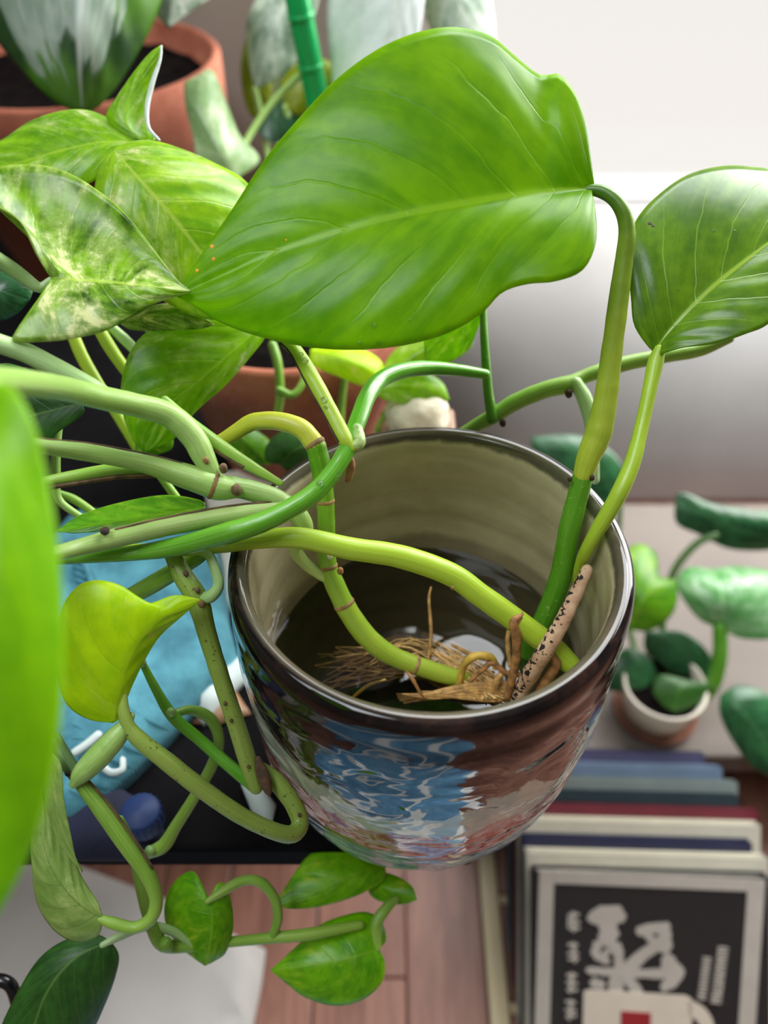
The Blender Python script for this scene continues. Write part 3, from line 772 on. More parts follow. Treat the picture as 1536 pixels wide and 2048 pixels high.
G2 = [(425, 945, .2185, 17), (408, 915, .218, 23), (390, 880, .2172, 25), (362, 848, .2155, 25), (330, 826, .2135, 25), (270, 810, .209, 24), (200, 795, .201, 24), (130, 778, .188, 25), (60, 767, .165, 27), (0, 762, .142, 29), (-70, 760, .12, 30)]
stem(cD, 'petiole', G2, M['stem_soft'])
G3 = [(300, 828, .2125, 14), (240, 806, .2105, 16), (180, 772, .209, 18), (110, 735, .207, 20), (50, 705, .205, 20), (0, 688, .203, 20), (-60, 668, .2, 20)]
stem(cD, 'petiole', G3, M['stem_mint'])
G4 = [(602, 1006, .2235, 13), (540, 1018, .2215, 17), (450, 1031, .2195, 20), (330, 1053, .216, 20), (230, 1076, .2125, 20), (150, 1097, .207, 17), (100, 1109, .2, 16), (20, 1125, .19, 16), (-60, 1140, .18, 16)]
stem(cD, 'petiole', G4, M['stem_pale'])
strip_on(cD, G4[1:5], .1, -.85, 3.0, M['dry'])
nub(cD, 210, 1062, .2085, 10, M['drydark'], k=.7)
G5 = [(425, 952, .2235, 12), (340, 938, .2235, 14), (240, 940, .221, 15), (160, 952, .217, 14), (75, 968, .208, 12), (20, 978, .2, 11), (-60, 990, .19, 11)]
stem(cD, 'petiole', G5, M['stem_trail'])
strip_on(cD, G5[1:5], .1, .95, 4.5, M['dry'])
G6 = [(330, 800, .2225, 9), (372, 840, .2235, 13), (430, 886, .2240, 15), (490, 926, .2248, 13), (560, 966, .2258, 7)]
stem(cD, 'sheath', G6, M['stem_trail'], label='pale stalk with dry brown striped sheath')
for dx, r in ((-.5, 4.5), (-.1, 3.0), (-.75, 2.5)): strip_on(cD, [(p[0], p[1] + 6, p[2], p[3]) for p in G6[1:4]], dx, -dx * .2, r, M['dry'])
nub(cD, 447, 936, .2165, 9, M['bud']); nub(cD, 473, 980, .2172, 11, M['bud']); nub(cD, 412, 921, .2155, 7, M['node'])
ring_on(cD, G1, 63, 5, M['node'], 1.02)
# drops and leaves of this cutting
leaf(cD, [(102, 556, .212), (160, 560, .2105), (240, 566, .211), (320, 574, .213), (384, 582, .216)],
     [(72, 505, .2065), (40, 440, .2045), (-20, 400, .208), (-60, 350, .214), (0, 332, .221), (60, 328, .2235), (120, 340, .2245), (180, 370, .2235), (240, 418, .2215), (290, 478, .219), (335, 536, .217), (360, 565, .2165)],
     [(92, 580, .209), (60, 628, .2045), (24, 681, .202), (80, 684, .2025), (140, 678, .2035), (210, 662, .2055), (262, 634, .2085), (310, 608, .212), (350, 594, .2145)],
     M['leaf_marbled'], bulge=(-.22, .18), n=56, nc=14, pm=1.5, vein=.0004, wave=.02)
stem(cD, 'petiole', [(-60, 488, .2, 15), (0, 522, .2065, 15), (40, 549, .2105, 14), (78, 575, .2135, 11), (102, 560, .2135, 7)], M['stem_mint'])

# 4. smooth vine crossing in front and running on behind the vase
cE = plant('pothos_vine', 'smooth bright green vine looping over the left rim and on behind the vase', P(700, 890, .217))
sE = [(30, 1122, .211, 12), (130, 1116, .2135, 13), (250, 1108, .2178, 15), (345, 1095, .2165, 19), (450, 1068, .2135, 22), (520, 1046, .2125, 21), (569, 1023, .2125, 20), (612, 998, .213, 20), (644, 970, .214, 19), (672, 935, .2155, 18), (692, 902, .217, 18), (706, 868, .2195, 18), (719, 833, .223, 18), (735, 792, .228, 18), (758, 762, .234, 17), (800, 742, .24, 16), (850, 736, .247, 15), (905, 739, .252, 13), (970, 748, .2565, 10)]
stem(cE, 'stem', sE, M['stem_vivid'], n=120)
sV = [(703, 896, .2165, 10), (690, 878, .217, 16), (660, 822, .219, 16), (626, 760, .222, 17), (594, 705, .226, 14), (572, 682, .228, 13), (545, 640, .23, 12)]
stem(cE, 'petiole', sV, M['stem_lime'])
strip_on(cE, sV[1:6], -.85, .3, 2.2, M['drydark']); strip_on(cE, sV[1:6], .45, -.15, 2.2, M['dry'])
stem(cE, 'root_bud', [(697, 908, .2195, 6), (702, 930, .2205, 9), (697, 955, .2215, 7), (694, 962, .2215, 4)], M['root_brown'])
stem(cE, 'petiole', [(703, 893, .2163, 8), (716, 885, .2175, 15), (712, 860, .2195, 15)], M['stem_pale'])
for px, py, d, r in ((610, 722, .2225, 9), (603, 709, .2235, 6), (648, 800, .2175, 7), (652, 815, .2172, 5), (640, 968, .2115, 8), (672, 955, .2135, 6), (676, 944, .2135, 4)):
    nub(cE, px, py, d, r, M['drop'], name='water_drop', k=1.0)
# far end: the runner that passes behind the rim
cF = plant('pothos_vine', 'thin dark-noded vine running behind the vase to the right leaf', P(925, 868, .272))
sF = [(915, 876, .273, 13), (955, 850, .271, 14), (985, 834, .269, 16), (1030, 805, .267, 17), (1090, 780, .265, 17), (1140, 768, .264, 18), (1165, 755, .264, 14), (1200, 742, .264, 15), (1260, 725, .264, 15), (1330, 712, .2635, 14), (1400, 700, .2625, 13), (1460, 678, .26, 8)]
stem(cF, 'stem', sF, M['stem_trail'])
nub(cF, 1138, 787, .262, 8, M['drydark']); nub(cF, 1006, 846, .2665, 7, M['drydark']); nub(cF, 1160, 795, .262, 5, M['drydark'])
stem(cF, 'petiole', [(1152, 766, .2625, 13), (1170, 800, .262, 15), (1181, 850, .2625, 12), (1188, 905, .263, 10), (1190, 960, .265, 9)], M['stem_mint'])
stem(cF, 'petiole', [(985, 838, .267, 11), (977, 790, .2655, 10), (972, 730, .264, 9), (968, 670, .263, 8), (966, 610, .263, 7)], M['stem_green'])
leaf(cF, [(968, 618, .263), (930, 650, .27), (890, 680, .276), (850, 720, .28)], [(955, 660, .268), (935, 700, .272), (900, 722, .276)], [(930, 610, .27), (880, 630, .276), (850, 670, .28)], M['leaf_fresh'])

# 5. trailing vine hanging over the shelf edge at the lower left
cH = plant('trailing_pothos', 'speckled trailing pothos vine hanging down past the left side of the vase', P(345, 1105, .223))
sH = [(340, 1100, .2255, 15), (365, 1150, .2245, 20), (395, 1200, .2245, 22), (415, 1270, .2265, 19), (443, 1360, .229, 18), (473, 1450, .232, 18), (498, 1530, .235, 18), (512, 1575, .236, 14)]
stem(cH, 'stem', sH, M['stem_olive'], n=60)
for px, py, d in ((372, 1147, .2215), (396, 1181, .2215), (450, 1407, .2275), (462, 1441, .2285), (497, 1534, .2322), (599, 1630, .233)): nub(cH, px, py, d, 6 if py < 1200 else 4, M['bud'])
nub(cH, 403, 1207, .222, 8, M['node'])
stem(cH, 'petiole', [(395, 1196, .2245, 12), (422, 1192, .2225, 13), (437, 1168, .222, 11), (427, 1130, .222, 10), (412, 1095, .2235, 9)], M['stem_mint'])
stem(cH, 'petiole', [(400, 1112, .229, 14), (345, 1145, .231, 18), (285, 1180, .2335, 18), (235, 1205, .236, 15)], M['stem_trail'])
stem(cH, 'tip_sheath', [(515, 1520, .2345, 8), (526, 1550, .2335, 13), (536, 1580, .233, 9), (539, 1590, .233, 3)], M['dry'], label='brown dried sheath at a stem tip')
sU = [(512, 1530, .2385, 12), (548, 1558, .238, 17), (585, 1605, .2365, 18), (600, 1645, .235, 18), (585, 1668, .232, 18), (548, 1662, .229, 17), (480, 1630, .226, 17), (400, 1575, .2225, 18), (330, 1520, .2195, 18), (280, 1480, .2175, 17), (257, 1452, .2165, 14), (247, 1420, .216, 12), (247, 1392, .216, 8)]
stem(cH, 'petiole', sU, M['stem_olive'])
stem(cH, 'stem', [(262, 1432, .2175, 8), (240, 1465, .217, 20), (200, 1510, .2165, 25), (163, 1548, .216, 20), (148, 1568, .216, 9)], M['stem_under'] if 'stem_under' in M else M['stem_soft'])
leaf(cH, [(226, 1446, .2155), (243, 1370, .213), (268, 1300, .212), (320, 1240, .2125), (402, 1199, .214)],
     [(180, 1440, .215), (138, 1415, .214), (118, 1370, .2125), (112, 1290, .211), (125, 1215, .2105), (155, 1172, .2105), (195, 1160, .211), (240, 1170, .212), (275, 1192, .213), (300, 1206, .2135), (350, 1190, .2138)],
     [(240, 1435, .2165), (262, 1378, .2175), (290, 1320, .2175), (318, 1275, .217), (352, 1243, .2155), (385, 1215, .2145)],
     M['leaf_yellow'], bulge=(.16, .1), n=48, nc=12, pm=1.0, vein=.0005, K=5, wave=.01)
sK = [(155, 1556, .2185, 14), (200, 1612, .220, 18), (250, 1682, .222, 19), (293, 1745, .224, 16), (312, 1795, .2255, 14), (303, 1835, .226, 13), (270, 1855, .226, 12), (228, 1847, .225, 12), (198, 1836, .2245, 8)]
stem(cH, 'petiole', sK, M['stem_trail']); strip_on(cH, sK[0:4], .75, -.5, 2.5, M['dry'])
leaf(cH, [(206, 1840, .224), (150, 1800, .2215), (105, 1740, .221), (80, 1660, .2225), (72, 1580, .226)],
     [(196, 1872, .2255), (150, 1884, .227), (105, 1858, .2275), (72, 1800, .2275), (62, 1710, .228), (62, 1630, .228)],
     [(196, 1805, .224), (165, 1755, .225), (140, 1700, .2255), (112, 1645, .226), (88, 1600, .227)],
     M['leaf_under'], bulge=(.2, .15), n=44, nc=12, vein=.0004)
leaf(cH, [(100, 1500, .214), (103, 1580, .2145), (125, 1670, .2165), (166, 1746, .219)], [(92, 1540, .215), (90, 1600, .2155), (110, 1670, .2165), (140, 1715, .2175)], [(122, 1530, .2135), (128, 1600, .2145), (142, 1670, .2165), (152, 1715, .218)], M['leaf_under'], bulge=(.2, .2))
stem(cH, 'stem', [(110, 1480, .222, 14), (135, 1525, .221, 16), (165, 1565, .2195, 14)], M['stem_greygreen'])
nub(cH, 135, 1548, .218, 5, M['drydark'])
# 6. thinner vine behind it with the small heart leaves over the floor
cI = plant('trailing_pothos', 'slender trailing pothos vine with small heart leaves in front of the wooden floor', P(285, 1330, .238))
stem(cI, 'stem', [(283, 1322, .238, 7), (310, 1375, .24, 9), (345, 1432, .242, 12), (400, 1480, .243, 12), (455, 1528, .243, 13), (508, 1572, .2425, 13)], M['stem_vivid'])
nub(cI, 285, 1325, .2365, 9, M['stem_mint'], 'stem_tip'); nub(cI, 342, 1425, .2395, 9, M['stem_mint'], 'stem_tip')
stem(cI, 'stem', [(342, 1430, .243, 8), (380, 1420, .248, 10), (420, 1437, .252, 12), (438, 1480, .255, 11), (425, 1528, .257, 11), (390, 1592, .258, 11), (352, 1652, .259, 12), (328, 1690, .26, 14), (296, 1707, .261, 11)], M['stem_trail'])
nub(cI, 300, 1703, .258, 11, M['stem_mint'], 'stem_tip')
stem(cI, 'stem', [(240, 1640, .250, 9), (268, 1705, .252, 12), (285, 1780, .254, 13), (300, 1842, .256, 12), (325, 1888, .259, 14), (380, 1893, .262, 11), (460, 1884, .265, 10), (540, 1876, .268, 11), (620, 1868, .27, 12), (720, 1850, .274, 9)], M['stem_trail'])
nub(cI, 332, 1890, .256, 15, M['stem_trail'], 'stem_tip')
leaf(cI, [(418, 1800, .261), (425, 1840, .259), (420, 1890, .259), (410, 1932, .262)], [(405, 1770, .263), (385, 1742, .266), (350, 1762, .267), (330, 1805, .267), (332, 1850, .2665), (355, 1890, .265), (385, 1915, .2635)], [(432, 1770, .262), (450, 1768, .263), (464, 1810, .264), (466, 1860, .264), (452, 1905, .2635), (430, 1922, .263)], M['leaf_bright'], bulge=(.2, .2), n=36)
stem(cI, 'petiole', [(545, 1874, .268, 9), (556, 1835, .267, 10), (548, 1795, .266, 10), (520, 1764, .265, 10), (484, 1762, .264, 10), (445, 1783, .2615, 10), (415, 1803, .2595, 6)], M['stem_trail'])
leaf(cI, [(770, 1728, .289), (700, 1752, .284), (620, 1788, .281), (546, 1812, .28)], [(740, 1690, .294), (690, 1684, .294), (640, 1696, .292), (606, 1722, .289), (576, 1766, .284)], [(770, 1760, .287), (730, 1784, .284), (690, 1800, .283), (640, 1813, .281), (590, 1818, .28)], M['leaf_bright'], bulge=(.15, .15), n=34)
leaf(cI, [(758, 1898, .273), (700, 1915, .270), (620, 1930, .270), (540, 1941, .2725)], [(772, 1880, .276), (764, 1845, .279), (735, 1824, .281), (690, 1830, .281), (640, 1850, .279), (590, 1895, .2755)], [(770, 1925, .272), (764, 1965, .271), (725, 2000, .2705), (670, 2012, .2705), (610, 1995, .271), (570, 1965, .272)], M['leaf_bright'], bulge=(.18, .2), n=40)
stem(cI, 'petiole', [(788, 1800, .278, 9), (768, 1822, .275, 11), (752, 1850, .2735, 12), (756, 1896, .2715, 7)], M['stem_trail'])
leaf(cI, [(730, 1765, .291), (770, 1775, .286), (834, 1800, .283)], [(760, 1745, .291), (800, 1755, .288), (826, 1775, .285)], [(745, 1795, .289), (780, 1808, .285), (810, 1808, .284)], M['leaf_bright'], n=24)
stem(cI, 'petiole', [(395, 1895, .262, 7), (345, 1863, .26, 9), (290, 1853, .257, 10), (240, 1872, .255, 9), (205, 1890, .2535, 6)], M['stem_mint'])
leaf(cI, [(222, 1882, .2545), (150, 1915, .250), (90, 1990, .248), (50, 2120, .25)], [(190, 1868, .256), (130, 1880, .2545), (80, 1915, .253), (40, 1975, .252), (0, 2060, .252), (10, 2100, .251)], [(238, 1910, .255), (232, 1950, .2555), (212, 2005, .256), (180, 2070, .2565), (120, 2140, .254)], M['leaf_dark'], bulge=(.15, .2), n=44)

# blurred leaf right in front of the lens at the left
cN = plant('pothos_leaf_stalk', 'blurred bright yellow-green pothos leaf hanging closest at the left edge', P(-30, 770, .115))
stem(cN, 'petiole', [(-170, 770, .12, 28), (-90, 762, .118, 28), (-20, 775, .115, 22)], M['stem_soft'])
leaf(cN, [(-25, 770, .115), (-10, 1000, .107), (-20, 1300, .104), (-50, 1600, .107), (-70, 1900, .115)],
     [(-140, 760, .118), (-260, 900, .120), (-300, 1150, .121), (-260, 1450, .121), (-160, 1750, .119)],
     [(20, 770, .113), (62, 835, .111), (92, 940, .1105), (116, 1080, .110), (127, 1220, .1095), (128, 1340, .1095), (117, 1480, .110), (88, 1620, .111), (40, 1750, .1125), (-20, 1850, .114)],
     M['leaf_near'], bulge=(.12, .15), n=48, nc=12, vein=0)

# roots drifting in the water of the vase
rt = plant('root_tangle', 'brown hair roots drifting in the vase water', Vector((PC[0] - .005, PC[1] - .03, WZ - .012)))
allv = []; allf = []
for i in range(150):
    a = (1000 + random.uniform(-60, 40), 1385 + random.uniform(-14, 14)); k = random.random()
    e = (640 + 230 * k + random.uniform(-30, 30), 1300 + 85 * random.random() - 40 * k)
    mx = (a[0] + e[0]) / 2; my = 1350 + random.uniform(-50, 30) - 30 * (1 - k)
    h0 = random.uniform(.0500, .0565)
    pts = []
    for (px, py, h) in ((a[0], a[1], h0), ((a[0] + mx) / 2, (a[1] + my) / 2 + random.uniform(-9, 9), h0 + .0005), (mx, my, h0 + .001), ((e[0] + mx) / 2, (e[1] + my) / 2 + random.uniform(-9, 9), h0 + .002), (e[0], e[1], h0 + random.uniform(.001, .008))):
        p = Pz(px, py, RIMZ - h); q = Vector((p.x - PC[0], p.y - PC[1], 0)); lim = .0455
        if q.length > lim: q *= lim / q.length; p = Vector((PC[0] + q.x, PC[1] + q.y, p.z))
        pts.append(tuple(p))
    s = [Vector(x) for x in cr([(p[0], p[1], p[2]) for p in pts], 14)]
    r = random.choice((.00022, .0003, .0004, .00055))
    v, f, _ = sweep(s, [r * (1 - .5 * j / 13) for j in range(14)], 5)
    o = len(allv); allv += v; allf += [tuple(x + o for x in q) for q in f]
hr = link('hair_roots', allv, allf, M['root_fine'], rt); hr['kind'] = 'stuff'
for pts, m in (([(918, 1368, .2545, 7), (930, 1328, .2505, 8), (955, 1311, .2492, 8), (985, 1316, .2495, 7), (990, 1335, .251, 6)], 'root_yellow'),
               ([(940, 1362, .253, 4), (965, 1340, .251, 5), (985, 1325, .25, 6), (1010, 1345, .2505, 6), (1040, 1350, .252, 5)], 'root_brown'),
               ([(1000, 1352, .25, 7), (990, 1375, .2515, 8), (1005, 1400, .2535, 8), (1012, 1420, .256, 7)], 'root_fibre'),
               ([(812, 1340, .2505, 3), (825, 1358, .2495, 4), (840, 1385, .251, 3), (850, 1400, .2525, 2)], 'root_brown'),
               ([(855, 1325, .2585, 3), (862, 1270, .2605, 4), (858, 1200, .264, 3), (862, 1175, .2655, 2)], 'root_fibre'),
               ([(990, 1325, .258, 3), (940, 1308, .259, 5), (905, 1290, .26, 3)], 'root_fibre'),
               ([(1020, 1330, .256, 5), (1015, 1280, .258, 5), (1024, 1240, .261, 4)], 'root_fibre'),
               ([(700, 1400, .258, 3), (735, 1372, .257, 4), (770, 1360, .257, 3)], 'root_yellow')):
    stem(rt, 'root', pts, M[m], lump=.15)
for i in range(26):
    x0 = random.uniform(850, 900); x1 = random.uniform(985, 1020)
    y0 = random.uniform(1388, 1402); y1 = random.uniform(1365, 1405)
    stem(rt, 'root', [(x0 - 60, y0 + random.uniform(-6, 8), .2535, 2), (x0, y0 - 4, .2525, 4), ((x0 + x1) / 2, (y0 + y1) / 2 - random.uniform(2, 16), .2515, 5), (x1, y1, .2525, 5)], M['root_fibre'], lump=.2, n=14)
# ------------------------------------------------------------------ clay pots and their plants on the shelf
def clay_pot(name, label, c, R, H, lip, r0, soil_drop):
    t = thing(name, label, 'plant pot', c)
    th = .006
    pr = [(.001, 0), (r0, 0), (r0 + .002, .003), (R * .94, H - lip), (R, H - lip + .001), (R, H - .002), (R - .002, H), (R - th + .002, H), (R - th, H - .002), (R * .94 - th, H - soil_drop - .01), (.001, H - soil_drop - .01)]
    v, f, uv = lathe(pr, c, 72); link('body', v, f, M['terracotta'], t, uvs=uv)
    def lump(p): return p + Vector((0, 0, .003 * noise.noise(p * 60)))
    v, f = disc((c[0], c[1], c[2] + H - soil_drop), R * .945 - th, 48, 10, lump); link('soil', v, f, M['soil'], t)
    return t
# big pot, upper left: rim reaches px 437 at y 100
c1 = Vector((-.194, .553, SHZ))
clay_pot('clay_pot', 'large terracotta pot with wide rim at the back, dark soil inside', c1, .093, .128, .036, .062, .014)
c2 = Vector((-.045, .335, SHZ))
clay_pot('clay_pot', 'small terracotta pot standing behind the vase on the shelf', c2, .056, .088, .030, .036, .012)

def wstem(parent, name, W, r, mat):
    s = [Vector(q) for q in cr([tuple(p) for p in W], 24)]
    v, f, uv = sweep(s, [r] * 24, 10); return link(name, v, f, mat, parent, uvs=uv)
def bgplant(name, label, loc, group=None): return thing(name, label, 'plant', loc, group)
p1 = bgplant('broad_leaf_plant', 'silver and green broad leaf plant growing in the large terracotta pot', Vector((-.194, .553, SHZ + .10)))
leaf(p1, [(205, -330, .37), (190, -160, .355), (165, 0, .35), (160, 120, .355), (165, 228, .37)],
     [(60, -330, .38), (-60, -200, .385), (-70, -60, .385), (-20, 60, .38), (50, 150, .375), (110, 205, .372)],
     [(330, -300, .38), (360, -150, .375), (330, -20, .37), (300, 60, .37), (250, 150, .37), (200, 212, .37)], M['leaf_broad'], bulge=(.15, .15), n=40, nc=12, vein=.0006, thick=.0006)
stem(p1, 'petiole', [(200, -320, .37, 10), (300, -200, .42, 10), (300, 0, .48, 9), (262, 90, .53, 9)], M['stem_soft'])
leaf(p1, [(380, -120, .40), (350, -30, .395), (337, 58, .395)], [(300, -80, .40), (295, -20, .40), (310, 25, .398)], [(470, -70, .41), (430, -10, .405), (385, 20, .40)], M['leaf_silver'], n=24)
leaf(p1, [(470, 360, .40), (440, 300, .395), (400, 230, .395), (368, 165, .40)], [(400, 330, .40), (385, 270, .40), (370, 210, .40)], [(520, 320, .41), (480, 270, .405), (455, 210, .405), (425, 140, .402), (395, 150, .402)], M['leaf_pale'], n=30, bulge=(.1, .15))
p1b = bgplant('background_pothos', 'yellow-green pothos leaves growing beside the green stake at the back', c2 + Vector((0, .03, .076)))
leaf(p1b, [(530, 40, .46), (520, 110, .455), (520, 190, .455), (540, 245, .46)], [(500, 60, .46), (482, 120, .46), (486, 190, .46), (505, 235, .46)], [(560, 70, .465), (560, 140, .462), (558, 210, .46)], M['leaf_olive'], n=24)
leaf(p1b, [(570, 215, .44), (600, 165, .436), (650, 140, .436), (700, 150, .44)], [(560, 170, .44), (590, 130, .44), (640, 115, .44)], [(600, 230, .44), (650, 210, .44), (690, 190, .44)], M['leaf_olive'], n=24)
leaf(p1b, [(600, -60, .44), (560, 30, .436), (530, 110, .44), (510, 180, .446)], [(560, -70, .44), (500, 20, .44), (495, 100, .442)], [(640, -30, .44), (620, 60, .44), (580, 140, .442)], M['leaf_silver'], n=24)
leaf(p1b, [(610, 30, .45), (595, 110, .448), (570, 170, .45), (545, 200, .452)], [(570, 30, .45), (555, 110, .452), (545, 170, .453)], [(630, 80, .45), (622, 150, .45), (595, 195, .451)], M['leaf_white'], n=24)
leaf(p1b, [(560, 290, .44), (550, 240, .44), (585, 190, .445)], [(520, 270, .44), (530, 220, .442)], [(610, 280, .445), (615, 230, .445)], M['leaf_deep'], n=20)
stem(p1b, 'petiole', [(600, 150, .425, 7), (545, 205, .42, 7), (500, 270, .415, 7), (478, 320, .41, 7), (470, 400, .405, 7)], M['stem_soft'])
for q in ((540, 245, .46), (570, 215, .44), (510, 180, .446), (545, 200, .452), (560, 290, .44)):
    wstem(p1b, 'petiole', [P(*q), P(q[0] + 20, q[1] + 90, q[2] + .004), c2 + Vector((-.004, .034, .10)), c2 + Vector((-.002 + q[0] * 1e-5, .030, .074))], .0017, M['stem_soft'])
p1c = bgplant('pale_leaf_plant', 'tall plant with one bluish white leaf in front of the window edge', c2 + Vector((.01, .012, .076)))
leaf(p1c, [(800, -220, .42), (800, -100, .415), (790, 40, .415), (760, 180, .42), (700, 330, .43)], [(700, -220, .43), (662, -80, .43), (654, 40, .428), (664, 150, .428), (672, 260, .43)], [(900, -220, .425), (860, -100, .42), (845, 30, .42), (820, 170, .425), (770, 290, .428)], M['leaf_white'], n=36, bulge=(.1, .1))
leaf(p1c, [(870, -200, .45), (900, -60, .445), (930, 50, .447), (960, 180, .455)], [(840, -160, .45), (840, -20, .45), (870, 80, .45), (920, 160, .453)], [(930, -200, .455), (970, -60, .455), (990, 60, .455), (985, 140, .455)], M['leaf_silver'], n=30)
wstem(p1c, 'petiole', [P(700, 330, .43), P(690, 420, .432), c2 + Vector((.012, .016, .11)), c2 + Vector((.008, .012, .074))], .0022, M['stem_soft'])
wstem(p1c, 'petiole', [P(960, 180, .455), P(905, 330, .45), c2 + Vector((.03, .03, .12)), c2 + Vector((.014, .012, .074))], .002, M['stem_soft'])
# stake
a, b_ = P(560, -260, .50), P(690, 330, .50)
st = thing('plant_stake', 'bright green plastic plant stake rising between the rear leaves', 'stake', P(800, 560, .56))
top = P(588, -40, .392); bot = Pz(720, 640, SHZ)
v, f, uv = sweep([top + (bot - top) * (i / 10) for i in range(11)], [.0062] * 11, 12); link('rod', v, f, M['green_plastic'], st, uvs=uv)
for k in range(7):
    c = top + (bot - top) * (.08 + k * .12); d = (bot - top).normalized()
    v, f, uv = sweep([c - d * .0012, c, c + d * .0012], [.0062, .0072, .0062], 12, cap=False); link('ridge', v, f, M['green_plastic'], st, uvs=uv)

# pothos behind (leaves between the big leaf and the left edge)
pb = bgplant('pothos_plant', 'bushy marbled pothos spilling leaves at the left behind the vase', Vector((-.10, .33, SHZ + .07)))
leaf(pb, [(228, 300, .245), (280, 360, .24), (350, 440, .241), (420, 530, .245), (490, 620, .25)],
     [(200, 330, .243), (188, 400, .241), (210, 480, .241), (270, 560, .243), (360, 620, .247), (430, 640, .249)],
     [(255, 285, .248), (300, 280, .25), (360, 296, .252), (430, 326, .254), (495, 366, .256), (540, 450, .256), (545, 550, .254)], M['leaf_marbled_light'], bulge=(.14, .16), n=48, nc=12, pm=1.3, vein=.0004)
leaf(pb, [(275, 284, .258), (200, 285, .255), (110, 305, .254), (20, 330, .255), (-80, 350, .258)],
     [(262, 300, .256), (220, 340, .254), (150, 380, .253), (60, 400, .253), (-20, 390, .255)],
     [(258, 262, .260), (225, 240, .262), (175, 220, .264), (120, 222, .265), (60, 242, .265), (10, 275, .264), (-50, 310, .261)], M['leaf_fresh'], bulge=(.2, .18), n=44, nc=12)
leaf(pb, [(285, 282, .258), (250, 240, .257), (270, 170, .259), (322, 90, .262)], [(240, 270, .258), (212, 232, .259), (235, 190, .26), (270, 140, .261), (300, 105, .262)], [(312, 278, .259), (298, 262, .26), (292, 225, .261), (300, 170, .262), (324, 110, .262)], M['leaf_fresh'], bulge=(.15, -.1), n=36)
stem(pb, 'leaf_edge', [(318, 280, .2575, 3), (297, 255, .2585, 4), (294, 215, .2592, 5), (305, 165, .2598, 5), (320, 120, .2605, 3), (323, 92, .2615, 2)], M['leaf_white'], label='pale rolled leaf edge')
leaf(pb, [(535, 640, .262), (480, 690, .257), (400, 760, .254), (330, 820, .254), (288, 905, .257)],
     [(480, 625, .262), (400, 640, .258), (310, 655, .256), (262, 700, .254), (242, 770, .2535), (246, 830, .254), (265, 880, .2555)],
     [(530, 675, .262), (500, 715, .26), (450, 772, .258), (412, 805, .257), (380, 836, .257), (345, 880, .257)], M['leaf_fresh'], bulge=(.1, .14), n=44, nc=12, vein=.0004)
leaf(pb, [(240, 648, .252), (300, 632, .25), (360, 632, .25), (430, 650, .253)], [(265, 660, .2525), (330, 662, .252), (400, 658, .2525)], [(265, 630, .2515), (300, 612, .251), (350, 608, .251), (400, 630, .252)], M['leaf_marbled'], n=26)
leaf(pb, [(-30, 540, .255), (0, 580, .252), (60, 600, .256)], [(-40, 590, .256), (-10, 640, .256), (30, 630, .256)], [(0, 540, .257), (45, 545, .257), (66, 575, .257)], M['leaf_deep'], n=24, bulge=(.25, .25))
leaf(pb, [(410, 1014, .236), (320, 1028, .233), (220, 1045, .231), (112, 1062, .231)], [(380, 1028, .2335), (300, 1048, .2305), (200, 1062, .230), (150, 1066, .230)], [(400, 1000, .239), (330, 990, .242), (240, 1005, .241), (160, 1030, .237)], M['leaf_mid'], bulge=(.12, -.3), n=36)
leaf(pb, [(165, 806, .224), (110, 820, .2245), (40, 840, .226), (-40, 880, .229)], [(165, 830, .224), (110, 870, .225), (70, 920, .227), (0, 940, .228)], [(140, 775, .2255), (60, 740, .228), (0, 728, .23), (-40, 780, .23)], M['leaf_dark'], bulge=(.2, .2), n=36)
leaf(pb, [(270, 905, .262), (310, 880, .262), (345, 860, .264)], [(285, 915, .262), (320, 908, .263), (345, 895, .264)], [(275, 860, .264), (310, 845, .264)], M['leaf_mid'], n=20)
for pts, m in (([(140, 655, .262, 12), (165, 715, .264, 13), (200, 775, .266, 12), (235, 830, .268, 11), (275, 900, .272, 9)], 'stem_lime'),
               ([(188, 640, .258, 12), (220, 695, .26, 13), (255, 745, .262, 12), (300, 800, .266, 10)], 'stem_lime'),
               ([(215, 648, .262, 10), (250, 680, .264, 11), (290, 720, .266, 10)], 'stem_mint'),
               ([(275, 640, .262, 9), (310, 668, .266, 9), (350, 710, .27, 8)], 'stem_mint'),
               ([(118, 830, .235, 10), (112, 890, .237, 10), (112, 950, .24, 9), (118, 1000, .242, 8), (170, 1040, .245, 7)], 'stem_soft'),
               ([(110, 985, .245, 8), (150, 1000, .247, 9), (200, 1035, .25, 8)], 'stem_trail'),
               ([(320, 950, .25, 9), (345, 985, .252, 9), (370, 1020, .255, 8)], 'stem_trail')):
    stem(pb, 'petiole', pts, M[m])
for px, py, d, r in ((478, 733, .2585, 3), (431, 780, .2565, 3), (370, 640, .2505, 3)): nub(pb, px, py, d, r, M['drop'], name='water_drop', k=1)
# pothos in the small pot behind the vase
pc = bgplant('small_pothos', 'yellow-green small pothos growing from the small terracotta pot behind the vase', Vector((-.045, .335, SHZ + .07)))
leaf(pc, [(620, 700, .33), (680, 715, .326), (740, 740, .326), (775, 770, .33)], [(640, 690, .335), (700, 690, .334), (760, 720, .332)], [(625, 730, .328), (680, 755, .327), (735, 775, .328)], M['leaf_yellow'], n=26)
leaf(pc, [(930, 640, .33), (880, 680, .325), (830, 710, .325), (760, 760, .33)], [(900, 640, .335), (840, 660, .335), (780, 710, .333)], [(945, 690, .33), (900, 725, .328), (840, 750, .328)], M['leaf_marbled_light'], n=26)
leaf(pc, [(740, 780, .33), (800, 770, .328), (860, 780, .33), (900, 800, .335)], [(770, 750, .333), (820, 735, .333), (880, 760, .334)], [(770, 800, .33), (830, 810, .331)], M['leaf_fresh'], n=24)
